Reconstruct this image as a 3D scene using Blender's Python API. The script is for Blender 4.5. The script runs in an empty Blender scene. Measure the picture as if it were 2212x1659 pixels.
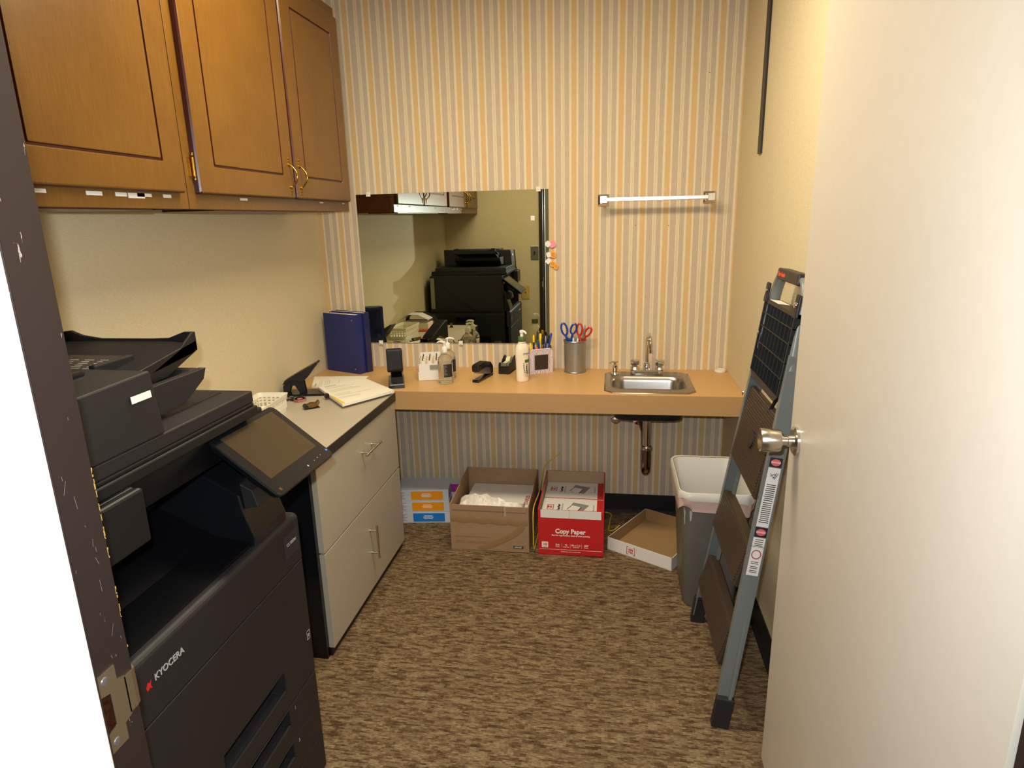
import bpy, bmesh, math, random
from mathutils import Matrix, Vector
random.seed(7)
PI = math.pi
S = bpy.context.scene
COL = S.collection

# ------------------------------------------------------------------ camera
def rad(a): return a * PI / 180
_th, _ya, _ro, _f = rad(14.57), rad(9.02), rad(-1.419), 1376.2
fw = Vector((-math.sin(_ya)*math.cos(_th), math.cos(_ya)*math.cos(_th), -math.sin(_th)))
rt = Vector((math.cos(_ya), math.sin(_ya), 0)); up = rt.cross(fw)
rt2 = rt*math.cos(_ro) + up*math.sin(_ro); up2 = -rt*math.sin(_ro) + up*math.cos(_ro)
cd = bpy.data.cameras.new('camera'); cam = bpy.data.objects.new('camera', cd); COL.objects.link(cam)
M = Matrix((rt2, up2, -fw)).transposed().to_4x4(); M.translation = Vector((0, 0, 1.455))
cam.matrix_world = M
cd.sensor_fit = 'HORIZONTAL'; cd.sensor_width = 36; cd.lens = _f/2212*36; cd.clip_start = 0.02
S.camera = cam

# ------------------------------------------------------------------ world, lights, exposure
w = bpy.data.worlds.new('world'); S.world = w; w.use_nodes = True
w.node_tree.nodes['Background'].inputs[0].default_value = (1.0, 0.93, 0.82, 1)
w.node_tree.nodes['Background'].inputs[1].default_value = 0.06
S.view_settings.view_transform = 'Standard'; S.view_settings.look = 'None'
S.view_settings.exposure = 0.1; S.view_settings.gamma = 1; S.view_settings.use_curve_mapping = False

def area_light(name, loc, size, sizey, power, color, rot=(0, 0, 0)):
    l = bpy.data.lights.new(name, 'AREA'); l.shape = 'RECTANGLE'; l.size = size; l.size_y = sizey
    l.energy = power; l.color = color
    o = bpy.data.objects.new(name, l); COL.objects.link(o); o.location = loc; o.rotation_euler = rot
    return o
area_light('room_ceiling_lamp', (-0.42, 1.75, 2.385), 1.1, 0.28, 30, (1.0, 0.86, 0.62))
area_light('hall_ceiling_lamp', (0.0, -0.9, 2.405), 1.2, 0.6, 9, (0.92, 0.96, 1.0))
fl = bpy.data.lights.new('camera_flash', 'SPOT'); fl.energy = 72; fl.color = (0.90, 0.95, 1.0); fl.shadow_soft_size = 0.012
fl.spot_size = rad(125); fl.spot_blend = 0.6
fo = bpy.data.objects.new('camera_flash', fl); COL.objects.link(fo); fo.matrix_world = M.copy()
fo.location = Vector((0, 0, 1.455)) + up2*0.06 - rt2*0.035 + fw*0.01

# ------------------------------------------------------------------ materials
def lin(h):
    h = h.lstrip('#'); c = [int(h[i:i+2], 16)/255 for i in (0, 2, 4)]
    return tuple([(x/12.92 if x <= 0.04045 else ((x+0.055)/1.055)**2.4) for x in c]) + (1,)
def mat(name, col, rough=0.6, metal=0.0, bump=0.0, bscale=200, spec=0.5, var=0.0, vscale=30, **kw):
    m = bpy.data.materials.new(name); m.use_nodes = True; nt = m.node_tree
    b = nt.nodes['Principled BSDF']
    c = lin(col) if isinstance(col, str) else col
    b.inputs['Base Color'].default_value = c; b.inputs['Roughness'].default_value = rough
    b.inputs['Metallic'].default_value = metal; b.inputs['Specular IOR Level'].default_value = spec
    for k, v in kw.items(): b.inputs[k].default_value = v
    tc = nt.nodes.new('ShaderNodeTexCoord')
    if var:
        n = nt.nodes.new('ShaderNodeTexNoise'); n.inputs['Scale'].default_value = vscale; n.inputs['Detail'].default_value = 5
        r = nt.nodes.new('ShaderNodeMapRange'); r.inputs['From Min'].default_value = 0.3; r.inputs['From Max'].default_value = 0.7
        r.inputs['To Min'].default_value = 1-var; r.inputs['To Max'].default_value = 1+var
        h = nt.nodes.new('ShaderNodeHueSaturation'); h.inputs['Color'].default_value = c
        nt.links.new(tc.outputs['Object'], n.inputs['Vector']); nt.links.new(n.outputs[0], r.inputs[0])
        nt.links.new(r.outputs[0], h.inputs['Value']); nt.links.new(h.outputs[0], b.inputs['Base Color'])
    if bump:
        n = nt.nodes.new('ShaderNodeTexNoise'); n.inputs['Scale'].default_value = bscale; n.inputs['Detail'].default_value = 4
        bp = nt.nodes.new('ShaderNodeBump'); bp.inputs['Strength'].default_value = bump; bp.inputs['Distance'].default_value = 0.002
        nt.links.new(tc.outputs['Object'], n.inputs['Vector']); nt.links.new(n.outputs[0], bp.inputs['Height'])
        nt.links.new(bp.outputs[0], b.inputs['Normal'])
    return m
def node(nt, t, **kw):
    n = nt.nodes.new(t)
    for k, v in kw.items(): setattr(n, k, v)
    return n
def ramp(nt, stops, mode='LINEAR'):
    r = nt.nodes.new('ShaderNodeValToRGB'); r.color_ramp.interpolation = mode
    el = r.color_ramp.elements
    while len(el) > 1: el.remove(el[-1])
    el[0].position = stops[0][0]; el[0].color = lin(stops[0][1])
    for p, c in stops[1:]:
        e = el.new(p); e.color = lin(c)
    return r

def wood_mat(name, c0, c1, c2, scale=(1, 14, 1.1)):
    m = mat(name, c1, 0.32, spec=0.5); nt = m.node_tree; b = nt.nodes['Principled BSDF']
    tc = node(nt, 'ShaderNodeTexCoord'); mp = node(nt, 'ShaderNodeMapping'); mp.inputs['Scale'].default_value = (26, 26, 1.7)
    n = node(nt, 'ShaderNodeTexNoise'); n.inputs['Scale'].default_value = 9; n.inputs['Detail'].default_value = 9; n.inputs['Roughness'].default_value = 0.65
    n2 = node(nt, 'ShaderNodeTexNoise'); n2.inputs['Scale'].default_value = 3.2; n2.inputs['Detail'].default_value = 3
    mx = node(nt, 'ShaderNodeMath', operation='MULTIPLY_ADD'); mx.inputs[1].default_value = 0.55
    sc = node(nt, 'ShaderNodeMath', operation='MULTIPLY'); sc.inputs[1].default_value = 0.45
    r = ramp(nt, [(0.24, c0), (0.5, c1), (0.76, c2)])
    L = nt.links.new
    L(tc.outputs['Object'], mp.inputs[0]); L(mp.outputs[0], n.inputs['Vector']); L(tc.outputs['Object'], n2.inputs['Vector'])
    L(n2.outputs[0], sc.inputs[0]); L(n.outputs[0], mx.inputs[0]); L(sc.outputs[0], mx.inputs[2]); L(mx.outputs[0], r.inputs[0])
    L(r.outputs[0], b.inputs['Base Color'])
    return m

def carpet_mat():
    m = mat('carpet', '#6b5238', 0.95, spec=0.1); nt = m.node_tree; b = nt.nodes['Principled BSDF']; L = nt.links.new
    tc = node(nt, 'ShaderNodeTexCoord')
    def noise(scale, sx, sy, det):
        mp = node(nt, 'ShaderNodeMapping'); mp.inputs['Scale'].default_value = (sx, sy, 1)
        n = node(nt, 'ShaderNodeTexNoise'); n.inputs['Scale'].default_value = scale; n.inputs['Detail'].default_value = det
        L(tc.outputs['Object'], mp.inputs[0]); L(mp.outputs[0], n.inputs['Vector']); return n
    # patches of long loops, rows a few millimetres apart
    sep = node(nt, 'ShaderNodeSeparateXYZ'); L(tc.outputs['Object'], sep.inputs[0])
    def quant(sock, step):
        a = node(nt, 'ShaderNodeMath', operation='DIVIDE'); a.inputs[1].default_value = step; L(sock, a.inputs[0])
        f = node(nt, 'ShaderNodeMath', operation='FLOOR'); L(a.outputs[0], f.inputs[0])
        g = node(nt, 'ShaderNodeMath', operation='MULTIPLY'); g.inputs[1].default_value = step; L(f.outputs[0], g.inputs[0]); return g
    qy = quant(sep.outputs['Y'], 0.0055); qx = quant(sep.outputs['X'], 0.009)
    cb = node(nt, 'ShaderNodeCombineXYZ'); L(qx.outputs[0], cb.inputs[0]); L(qy.outputs[0], cb.inputs[1])
    mp = node(nt, 'ShaderNodeMapping'); mp.inputs['Scale'].default_value = (13, 62, 1)
    n1 = node(nt, 'ShaderNodeTexNoise'); n1.inputs['Scale'].default_value = 1.4; n1.inputs['Detail'].default_value = 3; n1.inputs['Roughness'].default_value = 0.7
    L(cb.outputs[0], mp.inputs[0]); L(mp.outputs[0], n1.inputs['Vector'])
    n2 = noise(1.0, 60, 420, 2); n3 = noise(1.0, 2.5, 4, 2)
    r1 = ramp(nt, [(0.34, '#4b3827'), (0.44, '#624c36'), (0.50, '#756048'), (0.58, '#867457'), (0.68, '#69563e')])
    L(n1.outputs[0], r1.inputs[0])
    # blocks that break the rows
    br = node(nt, 'ShaderNodeTexBrick'); br.inputs['Scale'].default_value = 1; br.inputs['Brick Width'].default_value = 0.085; br.inputs['Row Height'].default_value = 0.016
    br.inputs['Mortar Size'].default_value = 0; br.offset = 0.37; br.inputs['Color1'].default_value = (0.78, 0.76, 0.74, 1); br.inputs['Color2'].default_value = (1.12, 1.12, 1.1, 1); br.inputs['Bias'].default_value = 0.1
    L(tc.outputs['Object'], br.inputs['Vector'])
    m1 = node(nt, 'ShaderNodeMixRGB', blend_type='MULTIPLY'); m1.inputs[0].default_value = 0.85
    L(r1.outputs[0], m1.inputs[1]); L(br.outputs[0], m1.inputs[2])
    r2 = node(nt, 'ShaderNodeMapRange'); r2.inputs['From Min'].default_value = 0.3; r2.inputs['From Max'].default_value = 0.7; r2.inputs['To Min'].default_value = 0.6; r2.inputs['To Max'].default_value = 1.42
    L(n2.outputs[0], r2.inputs[0])
    hs = node(nt, 'ShaderNodeHueSaturation'); L(m1.outputs[0], hs.inputs['Color']); L(r2.outputs[0], hs.inputs['Value'])
    L(hs.outputs[0], b.inputs['Base Color'])
    bp = node(nt, 'ShaderNodeBump'); bp.inputs['Strength'].default_value = 0.8; bp.inputs['Distance'].default_value = 0.004
    L(n2.outputs[0], bp.inputs['Height']); L(bp.outputs[0], b.inputs['Normal'])
    return m

def stripe_mat():
    m = mat('striped_wallpaper', '#d9c297', 0.75, spec=0.25); nt = m.node_tree; b = nt.nodes['Principled BSDF']; L = nt.links.new
    tc = node(nt, 'ShaderNodeTexCoord'); sep = node(nt, 'ShaderNodeSeparateXYZ'); L(tc.outputs['Object'], sep.inputs[0])
    a = node(nt, 'ShaderNodeMath', operation='ADD'); a.inputs[1].default_value = 10.25 - 0.430 ; L(sep.outputs['X'], a.inputs[0])
    d = node(nt, 'ShaderNodeMath', operation='DIVIDE'); d.inputs[1].default_value = 0.1025; L(a.outputs[0], d.inputs[0])
    fr = node(nt, 'ShaderNodeMath', operation='FRACT'); L(d.outputs[0], fr.inputs[0])
    gold, cream, grey, tan = '#d3b27f', '#dccfb2', '#c0af98', '#cdb48c'
    r = ramp(nt, [(0, gold), (.215, cream), (.295, grey), (.545, cream), (.59, tan), (.61, cream), (.64, tan), (.66, cream), (.70, grey), (.90, cream)], 'CONSTANT')
    L(fr.outputs[0], r.inputs[0])
    mp = node(nt, 'ShaderNodeMapping'); mp.inputs['Scale'].default_value = (500, 500, 60)
    n = node(nt, 'ShaderNodeTexNoise'); n.inputs['Scale'].default_value = 1; n.inputs['Detail'].default_value = 2
    L(tc.outputs['Object'], mp.inputs[0]); L(mp.outputs[0], n.inputs['Vector'])
    mr = node(nt, 'ShaderNodeMapRange'); mr.inputs['From Min'].default_value = .3; mr.inputs['From Max'].default_value = .7; mr.inputs['To Min'].default_value = .95; mr.inputs['To Max'].default_value = 1.05
    L(n.outputs[0], mr.inputs[0])
    hs = node(nt, 'ShaderNodeHueSaturation'); L(r.outputs[0], hs.inputs['Color']); L(mr.outputs[0], hs.inputs['Value']); L(hs.outputs[0], b.inputs['Base Color'])
    return m

def weave_mat(name, col):
    m = mat(name, col, 0.7, spec=0.3); nt = m.node_tree; b = nt.nodes['Principled BSDF']; L = nt.links.new
    tc = node(nt, 'ShaderNodeTexCoord'); mp = node(nt, 'ShaderNodeMapping'); mp.inputs['Scale'].default_value = (70, 70, 420)
    n = node(nt, 'ShaderNodeTexNoise'); n.inputs['Scale'].default_value = 1; n.inputs['Detail'].default_value = 3
    L(tc.outputs['Object'], mp.inputs[0]); L(mp.outputs[0], n.inputs['Vector'])
    mr = node(nt, 'ShaderNodeMapRange'); mr.inputs['From Min'].default_value = .3; mr.inputs['From Max'].default_value = .7; mr.inputs['To Min'].default_value = .93; mr.inputs['To Max'].default_value = 1.07
    L(n.outputs[0], mr.inputs[0])
    hs = node(nt, 'ShaderNodeHueSaturation'); hs.inputs['Color'].default_value = lin(col); L(mr.outputs[0], hs.inputs['Value']); L(hs.outputs[0], b.inputs['Base Color'])
    bp = node(nt, 'ShaderNodeBump'); bp.inputs['Strength'].default_value = 0.15; bp.inputs['Distance'].default_value = 0.001
    L(n.outputs[0], bp.inputs['Height']); L(bp.outputs[0], b.inputs['Normal'])
    return m

def chipped_mat():
    m = mat('dark_brown_frame_paint', '#271b18', 0.5); nt = m.node_tree; b = nt.nodes['Principled BSDF']; L = nt.links.new
    tc = node(nt, 'ShaderNodeTexCoord'); mp = node(nt, 'ShaderNodeMapping'); mp.inputs['Scale'].default_value = (130, 130, 26)
    n = node(nt, 'ShaderNodeTexNoise'); n.inputs['Scale'].default_value = 1; n.inputs['Detail'].default_value = 6; n.inputs['Roughness'].default_value = .6
    r = node(nt, 'ShaderNodeMath', operation='GREATER_THAN'); r.inputs[1].default_value = 0.70
    mx = node(nt, 'ShaderNodeMixRGB'); mx.inputs[1].default_value = lin('#271b18'); mx.inputs[2].default_value = lin('#9a8a80')
    L(tc.outputs['Object'], mp.inputs[0]); L(mp.outputs[0], n.inputs['Vector']); L(n.outputs[0], r.inputs[0]); L(r.outputs[0], mx.inputs[0]); L(mx.outputs[0], b.inputs['Base Color'])
    return m

def mesh_metal():
    m = mat('wire_mesh_steel', '#8b8880', 0.4, 0.7); nt = m.node_tree; b = nt.nodes['Principled BSDF']; L = nt.links.new
    tc = node(nt, 'ShaderNodeTexCoord'); v = node(nt, 'ShaderNodeTexVoronoi'); v.inputs['Scale'].default_value = 900
    r = ramp(nt, [(0.0, '#4a4843'), (0.5, '#a8a49a')])
    L(tc.outputs['Object'], v.inputs['Vector']); L(v.outputs[0], r.inputs[0]); L(r.outputs[0], b.inputs['Base Color'])
    return m

def glow(name, col, s):
    m = mat(name, col); b = m.node_tree.nodes['Principled BSDF']; b.inputs['Emission Color'].default_value = lin(col); b.inputs['Emission Strength'].default_value = s; return m

MT = dict(
 carpet=carpet_mat(), stripe=stripe_mat(), wall=weave_mat('plain_cream_wallpaper', '#d2c3a0'), ceil=mat('ceiling_paint', '#e9e2cf', .9, bump=.3),
 black_base=mat('black_rubber_baseboard', '#1b191b', .45), wood=wood_mat('stained_cabinet_wood', '#563612', '#694614', '#7a541e'),
 wood_edge=mat('dark_wood_edge', '#40180e', .3), wood_in=mat('cabinet_underside', '#5c2c14', .5, var=.15),
 brass=mat('brass', '#b8913a', .22, 1.0), nickel=mat('worn_nickel', '#b3a78c', .28, .9), chrome=mat('chrome', '#dcdcdc', .08, 1.0),
 satin=mat('satin_steel', '#c9c4ba', .25, 1.0), steel=mat('brushed_sink_steel', '#a8a29a', .27, 1.0, var=.06, vscale=60),
 laminate=mat('speckled_grey_laminate', '#b3a996', .4, var=.06, vscale=350), blk=mat('black_plastic', '#131315', .42), blkgloss=mat('gloss_black_panel', '#101217', .2),
 blkedge=mat('black_edge_band', '#2b2622', .45),
 copier=mat('charcoal_copier_shell', '#1f1d20', .5, bump=.25, bscale=900), copier2=mat('charcoal_copier_upper', '#1d1b1d', .5, bump=.2, bscale=900),
 dark=mat('dark_recess_plastic', '#0a0a0d', .25), counter=mat('tan_laminate_counter', '#c79d62', .38, var=.05, vscale=260),
 counter_edge=mat('tan_laminate_edge', '#b38c5d', .45, var=.04, vscale=200), under=mat('particle_board', '#4a3420', .8),
 white=mat('white_card', '#e6e2da', .6), paper=mat('white_paper', '#e9e3d2', .8), offw=mat('off_white_plastic', '#e8e3d0', .35),
 trimw=mat('white_gloss_trim', '#f1f2ee', .35), jamb=chipped_mat(), door=mat('beige_door_laminate', '#cbc2b3', .38, var=.015, vscale=40), doore=mat('dark_door_edge', '#33211c', .4),
 card=mat('brown_cardboard', '#9b7c5c', .8, var=.06, vscale=40), cardin=mat('cardboard_inside', '#a98d6d', .85), red=mat('red_print', '#c4201f', .5),
 redink=mat('red_ink', '#b02a33', .6), ink=mat('black_ink', '#2b2928', .7), greyink=mat('grey_ink', '#8f8a84', .8), whiteink=mat('white_ink', '#f2ece4', .6),
 silverink=mat('silver_ink', '#a8a8a4', .5), navy=mat('navy_binder_vinyl', '#1b2664', .35), navy2=mat('navy_binder_sleeve', '#1d2350', .12),
 glassy=mat('clear_plastic', '#f4f6f4', .06, **{'Transmission Weight': 1.0, 'IOR': 1.2}), gel=mat('clear_gel', '#f2f0e6', .05, **{'Transmission Weight': .9, 'IOR': 1.2}),
 label=mat('black_label', '#242326', .5), mirror=mat('mirror_glass', '#cdd1bd', .0, 1.0), cork=mat('wastebin_grey_plastic', '#716d63', .5, var=.03),
 liner=mat('translucent_bin_liner', '#efece4', .35, Alpha=.62), linerp=mat('pink_bin_liner_fold', '#dfc0b6', .4, Alpha=.75),
 lad=mat('grey_ladder_enamel', '#727674', .32), tread=mat('brown_ladder_tread', '#3a2e25', .4), orange=mat('orange_ink', '#e8541c', .5),
 olab=mat('orange_box_print', '#f09a10', .5), blab=mat('blue_box_print', '#1478cc', .5), mlab=mat('magenta_box_print', '#a02c8c', .5), toner=mat('pale_blue_grey_card', '#c9cdd2', .6),
 pinkn=mat('pink_note', '#f08ca4', .7), yeln=mat('yellow_flag', '#f2ab1c', .6), green=mat('olive_green_plastic', '#4e6234', .4), cream=mat('cream_bottle_plastic', '#ece0c8', .3),
 lilac=mat('lilac_holder_print', '#dccbd2', .5), chalk=mat('brown_chalk_panel', '#33241e', .6), meshm=mesh_metal(), blue=mat('blue_plastic', '#1f3f96', .3), redp=mat('red_plastic', '#c62d20', .3),
 yel=mat('yellow_plastic', '#ecc91e', .4), cord=mat('yellow_cable', '#cbb52a', .5), screen=mat('glass_touch_screen', '#3d3221', .16), tapem=mat('matte_tape', '#d8d6b0', .4), pinkt=mat('pink_tape_roll', '#cf7f78', .4),
 bronze=mat('bronze_metal', '#8a6a3c', .3, .9), tan=mat('beige_switch_plate', '#c9ab62', .5), plug=mat('white_plug', '#e0d8c4', .4), diff=glow('lamp_diffuser', '#fff2d0', 2.0),
 bag=mat('thin_plastic_bag', '#ece4d6', .4, bump=.9, bscale=40), tapeb=mat('brown_packing_tape', '#93744f', .12), ltgrey=mat('light_grey_sticker', '#cfd0d4', .5), silver=mat('silver_plate', '#9a9c9c', .3, .8), rubber=mat('black_rubber', '#1f1d1e', .7),
)

# ------------------------------------------------------------------ mesh builder
MW = {}
class MB:
    def __init__(s): s.v = []; s.f = []; s.sm = []
    def add(s, vs, fs, smooth=False, mx=None):
        o = len(s.v)
        s.v += [(mx @ Vector(p)) if mx is not None else Vector(p) for p in vs]
        for f in fs: s.f.append([i+o for i in f]); s.sm.append(smooth)
        return s
    def box(s, a, b, mx=None):
        x0, y0, z0 = a; x1, y1, z1 = b
        vs = [(x, y, z) for z in (z0, z1) for y in (y0, y1) for x in (x0, x1)]
        return s.add(vs, [(0, 2, 3, 1), (4, 5, 7, 6), (0, 1, 5, 4), (2, 6, 7, 3), (0, 4, 6, 2), (1, 3, 7, 5)], False, mx)
    def rbox(s, a, b, r=0.004, mx=None, n=3):
        # box with rounded vertical corners and chamfered top and bottom
        cx, cy = (a[0]+b[0])/2, (a[1]+b[1])/2; hx, hy = abs(b[0]-a[0])/2, abs(b[1]-a[1])/2
        r = min(r, hx*.95, hy*.95, abs(b[2]-a[2])*.45); c = r*.4
        L = [rr(cx, cy, hx-c, hy-c, r, a[2], n), rr(cx, cy, hx, hy, r, a[2]+c, n), rr(cx, cy, hx, hy, r, b[2]-c, n), rr(cx, cy, hx-c, hy-c, r, b[2], n)]
        return s.loft(L, True, True, False, mx)
    def loft(s, loops, cap0=True, cap1=True, smooth=True, mx=None):
        n = len(loops[0]); vs = [p for l in loops for p in l]; fs = []
        for i in range(len(loops)-1):
            for j in range(n):
                k = (j+1) % n; fs.append((i*n+j, i*n+k, (i+1)*n+k, (i+1)*n+j))
        s.add(vs, fs, smooth, mx)
        if cap0: s.add(loops[0], [tuple(range(n))[::-1]], False, mx)
        if cap1: s.add(loops[-1], [tuple(range(n))], False, mx)
        return s
    def cyl(s, p0, p1, r0, r1=None, n=24, caps=True, mx=None, smooth=True):
        r1 = r0 if r1 is None else r1; p0 = Vector(p0); p1 = Vector(p1); d = (p1-p0).normalized()
        a = d.orthogonal().normalized(); b = d.cross(a)
        L = [[p+a*(r*math.cos(2*PI*i/n))+b*(r*math.sin(2*PI*i/n)) for i in range(n)] for p, r in ((p0, r0), (p1, r1))]
        return s.loft(L, caps, caps, smooth, mx)
    def tube(s, pts, r, n=12, mx=None, caps=True):
        pts = [Vector(p) for p in pts]; L = []; a = None
        for i, p in enumerate(pts):
            d = (pts[min(i+1, len(pts)-1)]-pts[max(i-1, 0)]).normalized()
            if a is None: a = d.orthogonal().normalized()
            else: a = (a-d*a.dot(d)).normalized()
            b = d.cross(a); rr_ = r[i] if isinstance(r, (list, tuple)) else r
            L.append([p+a*(rr_*math.cos(2*PI*j/n))+b*(rr_*math.sin(2*PI*j/n)) for j in range(n)])
        return s.loft(L, caps, caps, True, mx)
    def lathe(s, prof, c=(0, 0, 0), n=32, ax='z', mx=None, sx=1, sy=1, caps=True):
        L = []
        for r, h in prof:
            l = []
            for i in range(n):
                t = 2*PI*i/n; u, v = r*math.cos(t)*sx, r*math.sin(t)*sy
                l.append({'z': (c[0]+u, c[1]+v, c[2]+h), 'x': (c[0]+h, c[1]+u, c[2]+v), 'y': (c[0]+v, c[1]+h, c[2]+u)}[ax])
            L.append(l)
        return s.loft(L, caps, caps, True, mx)
    def prism(s, poly, ax, a, b, mx=None, smooth=False):
        def P(p, h): return {'x': (h, p[0], p[1]), 'y': (p[0], h, p[1]), 'z': (p[0], p[1], h)}[ax]
        return s.loft([[P(p, a) for p in poly], [P(p, b) for p in poly]], True, True, smooth, mx)
    def quad(s, *p): return s.add(list(p), [tuple(range(len(p)))])
    def build(s, name, m, parent=None, bevel=0, label=None, kind=None, sharp=40, local=False, seg=2):
        me = bpy.data.meshes.new(name)
        if parent is not None and not local:
            inv = MW[parent.name].inverted(); vs = [inv @ p for p in s.v]; fr = MW[parent.name]
        else: vs = s.v; fr = MW[parent.name] if parent is not None else Matrix()
        me.from_pydata([tuple(p) for p in vs], [], s.f)
        me.polygons.foreach_set('use_smooth', s.sm)
        bm = bmesh.new(); bm.from_mesh(me)
        bmesh.ops.remove_doubles(bm, verts=bm.verts, dist=1e-6); bmesh.ops.recalc_face_normals(bm, faces=bm.faces)
        for e in bm.edges:
            if len(e.link_faces) == 2 and e.calc_face_angle(0) > rad(sharp): e.smooth = False
        bm.to_mesh(me); bm.free()
        me.materials.append(MT[m] if isinstance(m, str) else m)
        o = bpy.data.objects.new(name, me); COL.objects.link(o)
        if parent is not None: o.parent = parent
        MW[o.name] = fr
        if bevel:
            b = o.modifiers.new('bevel', 'BEVEL'); b.width = bevel; b.segments = seg; b.limit_method = 'ANGLE'; b.angle_limit = rad(50); b.harden_normals = False
        if label: o['label'] = label
        if kind: o['kind'] = kind
        return o
def arcp(cx, cy, r, a0, a1, n):
    return [(cx+r*math.cos(rad(a0+(a1-a0)*i/n)), cy+r*math.sin(rad(a0+(a1-a0)*i/n))) for i in range(n+1)]
def rr(cx, cy, hx, hy, r, z, n=6):
    p = []
    for (sx, sy, a) in ((1, 1, 0), (-1, 1, 90), (-1, -1, 180), (1, -1, 270)):
        p += arcp(cx+sx*(hx-r), cy+sy*(hy-r), r, a, a+90, n)
    return [(x, y, z) for x, y in p]
def T(x=0, y=0, z=0): return Matrix.Translation((x, y, z))
def R(a, ax='Z'): return Matrix.Rotation(rad(a), 4, ax)
def frame(o, X, Y):
    X = Vector(X).normalized(); Y = Vector(Y).normalized(); Z = X.cross(Y).normalized(); Y = Z.cross(X)
    m = Matrix((X, Y, Z)).transposed().to_4x4(); m.translation = Vector(o); return m

def thing(name, label, cat, loc=(0, 0, 0), rotz=0, group=None):
    o = bpy.data.objects.new(name, None); COL.objects.link(o); o.empty_display_size = .05
    o.location = loc; o.rotation_euler = (0, 0, rad(rotz)); MW[o.name] = T(*loc) @ R(rotz)
    o['label'] = label; o['category'] = cat
    if group: o['group'] = group
    return o
def single(mb, name, m, label, cat, group=None, **kw):
    xs = [p.x for p in mb.v]; ys = [p.y for p in mb.v]; zs = [p.z for p in mb.v]
    c = Vector(((min(xs)+max(xs))/2, (min(ys)+max(ys))/2, min(zs))); mb.v = [p-c for p in mb.v]
    o = mb.build(name, m, None, **kw); o.location = c; MW[o.name] = T(*c); o['label'] = label; o['category'] = cat
    if group: o['group'] = group
    return o
def structure(mb, name, m, **kw): return mb.build(name, m, None, kind='structure', **kw)
_txt = {}
def text(body, mx, size, m, parent, name='lettering', align='CENTER', bold=0.0, depth=0.0004, sx=1.0, extra=None):
    cu = bpy.data.curves.new('t', 'FONT'); cu.body = body; cu.size = size; cu.align_x = align; cu.align_y = 'CENTER'
    cu.extrude = depth; cu.offset = bold*size; cu.resolution_u = 3
    ob = bpy.data.objects.new('t', cu); COL.objects.link(ob)
    me0 = bpy.data.meshes.new_from_object(ob.evaluated_get(bpy.context.evaluated_depsgraph_get()))
    mb = MB(); mm = mx @ Matrix.Diagonal((sx, 1, 1, 1))
    mb.add([v.co.copy() for v in me0.vertices], [tuple(p.vertices) for p in me0.polygons], False, mm)
    bpy.data.objects.remove(ob); bpy.data.curves.remove(cu); bpy.data.meshes.remove(me0)
    if extra is not None: extra.v and None
    if parent is None: return mb
    return mb.build(name, m, parent)
def merge(*mbs):
    o = MB()
    for b in mbs:
        k = len(o.v); o.v += b.v; o.f += [[i+k for i in f] for f in b.f]; o.sm += b.sm
    return o
def slab(mx, x0, x1, y0, y1, t=0.0006):
    return MB().box((x0, y0, 0), (x1, y1, t), mx)

XL, XR, YB, YF, YH, ZC = -1.414, .539, 3.023, .575, .435, 2.44
JX, HX = -.574, .405

# ------------------------------------------------------------------ room shell
structure(MB().box((-2.6, -1.9, -.05), (1.9, YB+.1, 0)), 'floor', 'carpet')
structure(MB().box((XL-.1, YF, ZC), (XR+.1, YB+.1, ZC+.08)).box((-2.6, -1.9, ZC), (1.9, YF, ZC+.08)), 'ceiling', 'ceil')
structure(MB().box((XL-.1, YH, 0), (XL, YB+.1, ZC)), 'wall_left', 'wall')
structure(MB().box((XR, YF, 0), (XR+.1, YB+.1, ZC)), 'wall_right', 'wall')
structure(MB().box((XL, YB, 0), (XR, YB+.1, ZC)), 'wall_back', 'stripe')
structure(MB().box((-2.6, YH, 0), (JX-.025, YF, ZC)).box((HX+.025, YH, 0), (1.9, YF, ZC)).box((JX-.025, YH, 2.06), (HX+.025, YF, ZC)), 'wall_front', 'wall')
structure(MB().box((-2.6, -2.0, 0), (1.9, -1.9, ZC)).box((-2.7, -2.0, 0), (-2.6, YF, ZC)).box((1.9, -2.0, 0), (2.0, YF, ZC)), 'wall_hall', 'wall')
structure(MB().prism([(YB, .095), (YB-.004, .095), (YB-.006, .012), (YB-.018, 0), (YB, 0)], 'x', XL, XR), 'baseboard_back', 'black_base')
structure(MB().prism([(XR, .095), (XR-.004, .095), (XR-.006, .012), (XR-.018, 0), (XR, 0)], 'y', YF+.02, YB-.02), 'baseboard_right', 'black_base')
structure(MB().prism([(XL, .095), (XL+.004, .095), (XL+.006, .012), (XL+.018, 0), (XL, 0)], 'y', YF+.02, YB-.02), 'baseboard_left', 'black_base')
structure(MB().box((XR-.007, 2.583, 1.665), (XR, 2.633, ZC)), 'trim_1', 'blk')
# door frame: dark rabbet with room-side casing, white stop and hall casing
structure(MB().prism([(JX-.025, YF-.046), (JX, YF-.046), (JX, YF+.014), (JX-.030, YF+.014), (JX-.030, YF), (JX-.025, YF)], 'z', 0, 2.06).box((HX, YF-.038, 0), (HX+.025, YF, 2.06)).box((HX, YF, 0), (HX+.045, YF+.014, 2.10))
          .box((JX-.001, YF-.0478, 0), (JX+.0115, YF-.0462, 2.03)).box((JX, YF-.048, 2.03), (HX, YF, 2.06)).box((JX, YF, 2.03), (HX, YF+.014, 2.10)), 'trim_2', 'jamb', bevel=.0008)
tm = MB().box((JX-.025, YH, 0), (JX+.001, YF-.048, 2.03)).box((JX, YF-.085, 0), (JX+.012, YF-.048, 2.03)).box((HX-.001, YH, 0), (HX+.025, YF-.048, 2.03)).box((HX-.012, YF-.085, 0), (HX, YF-.048, 2.03)).box((JX-.02, YH, 2.03), (HX+.02, YF-.048, 2.06))
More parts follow.
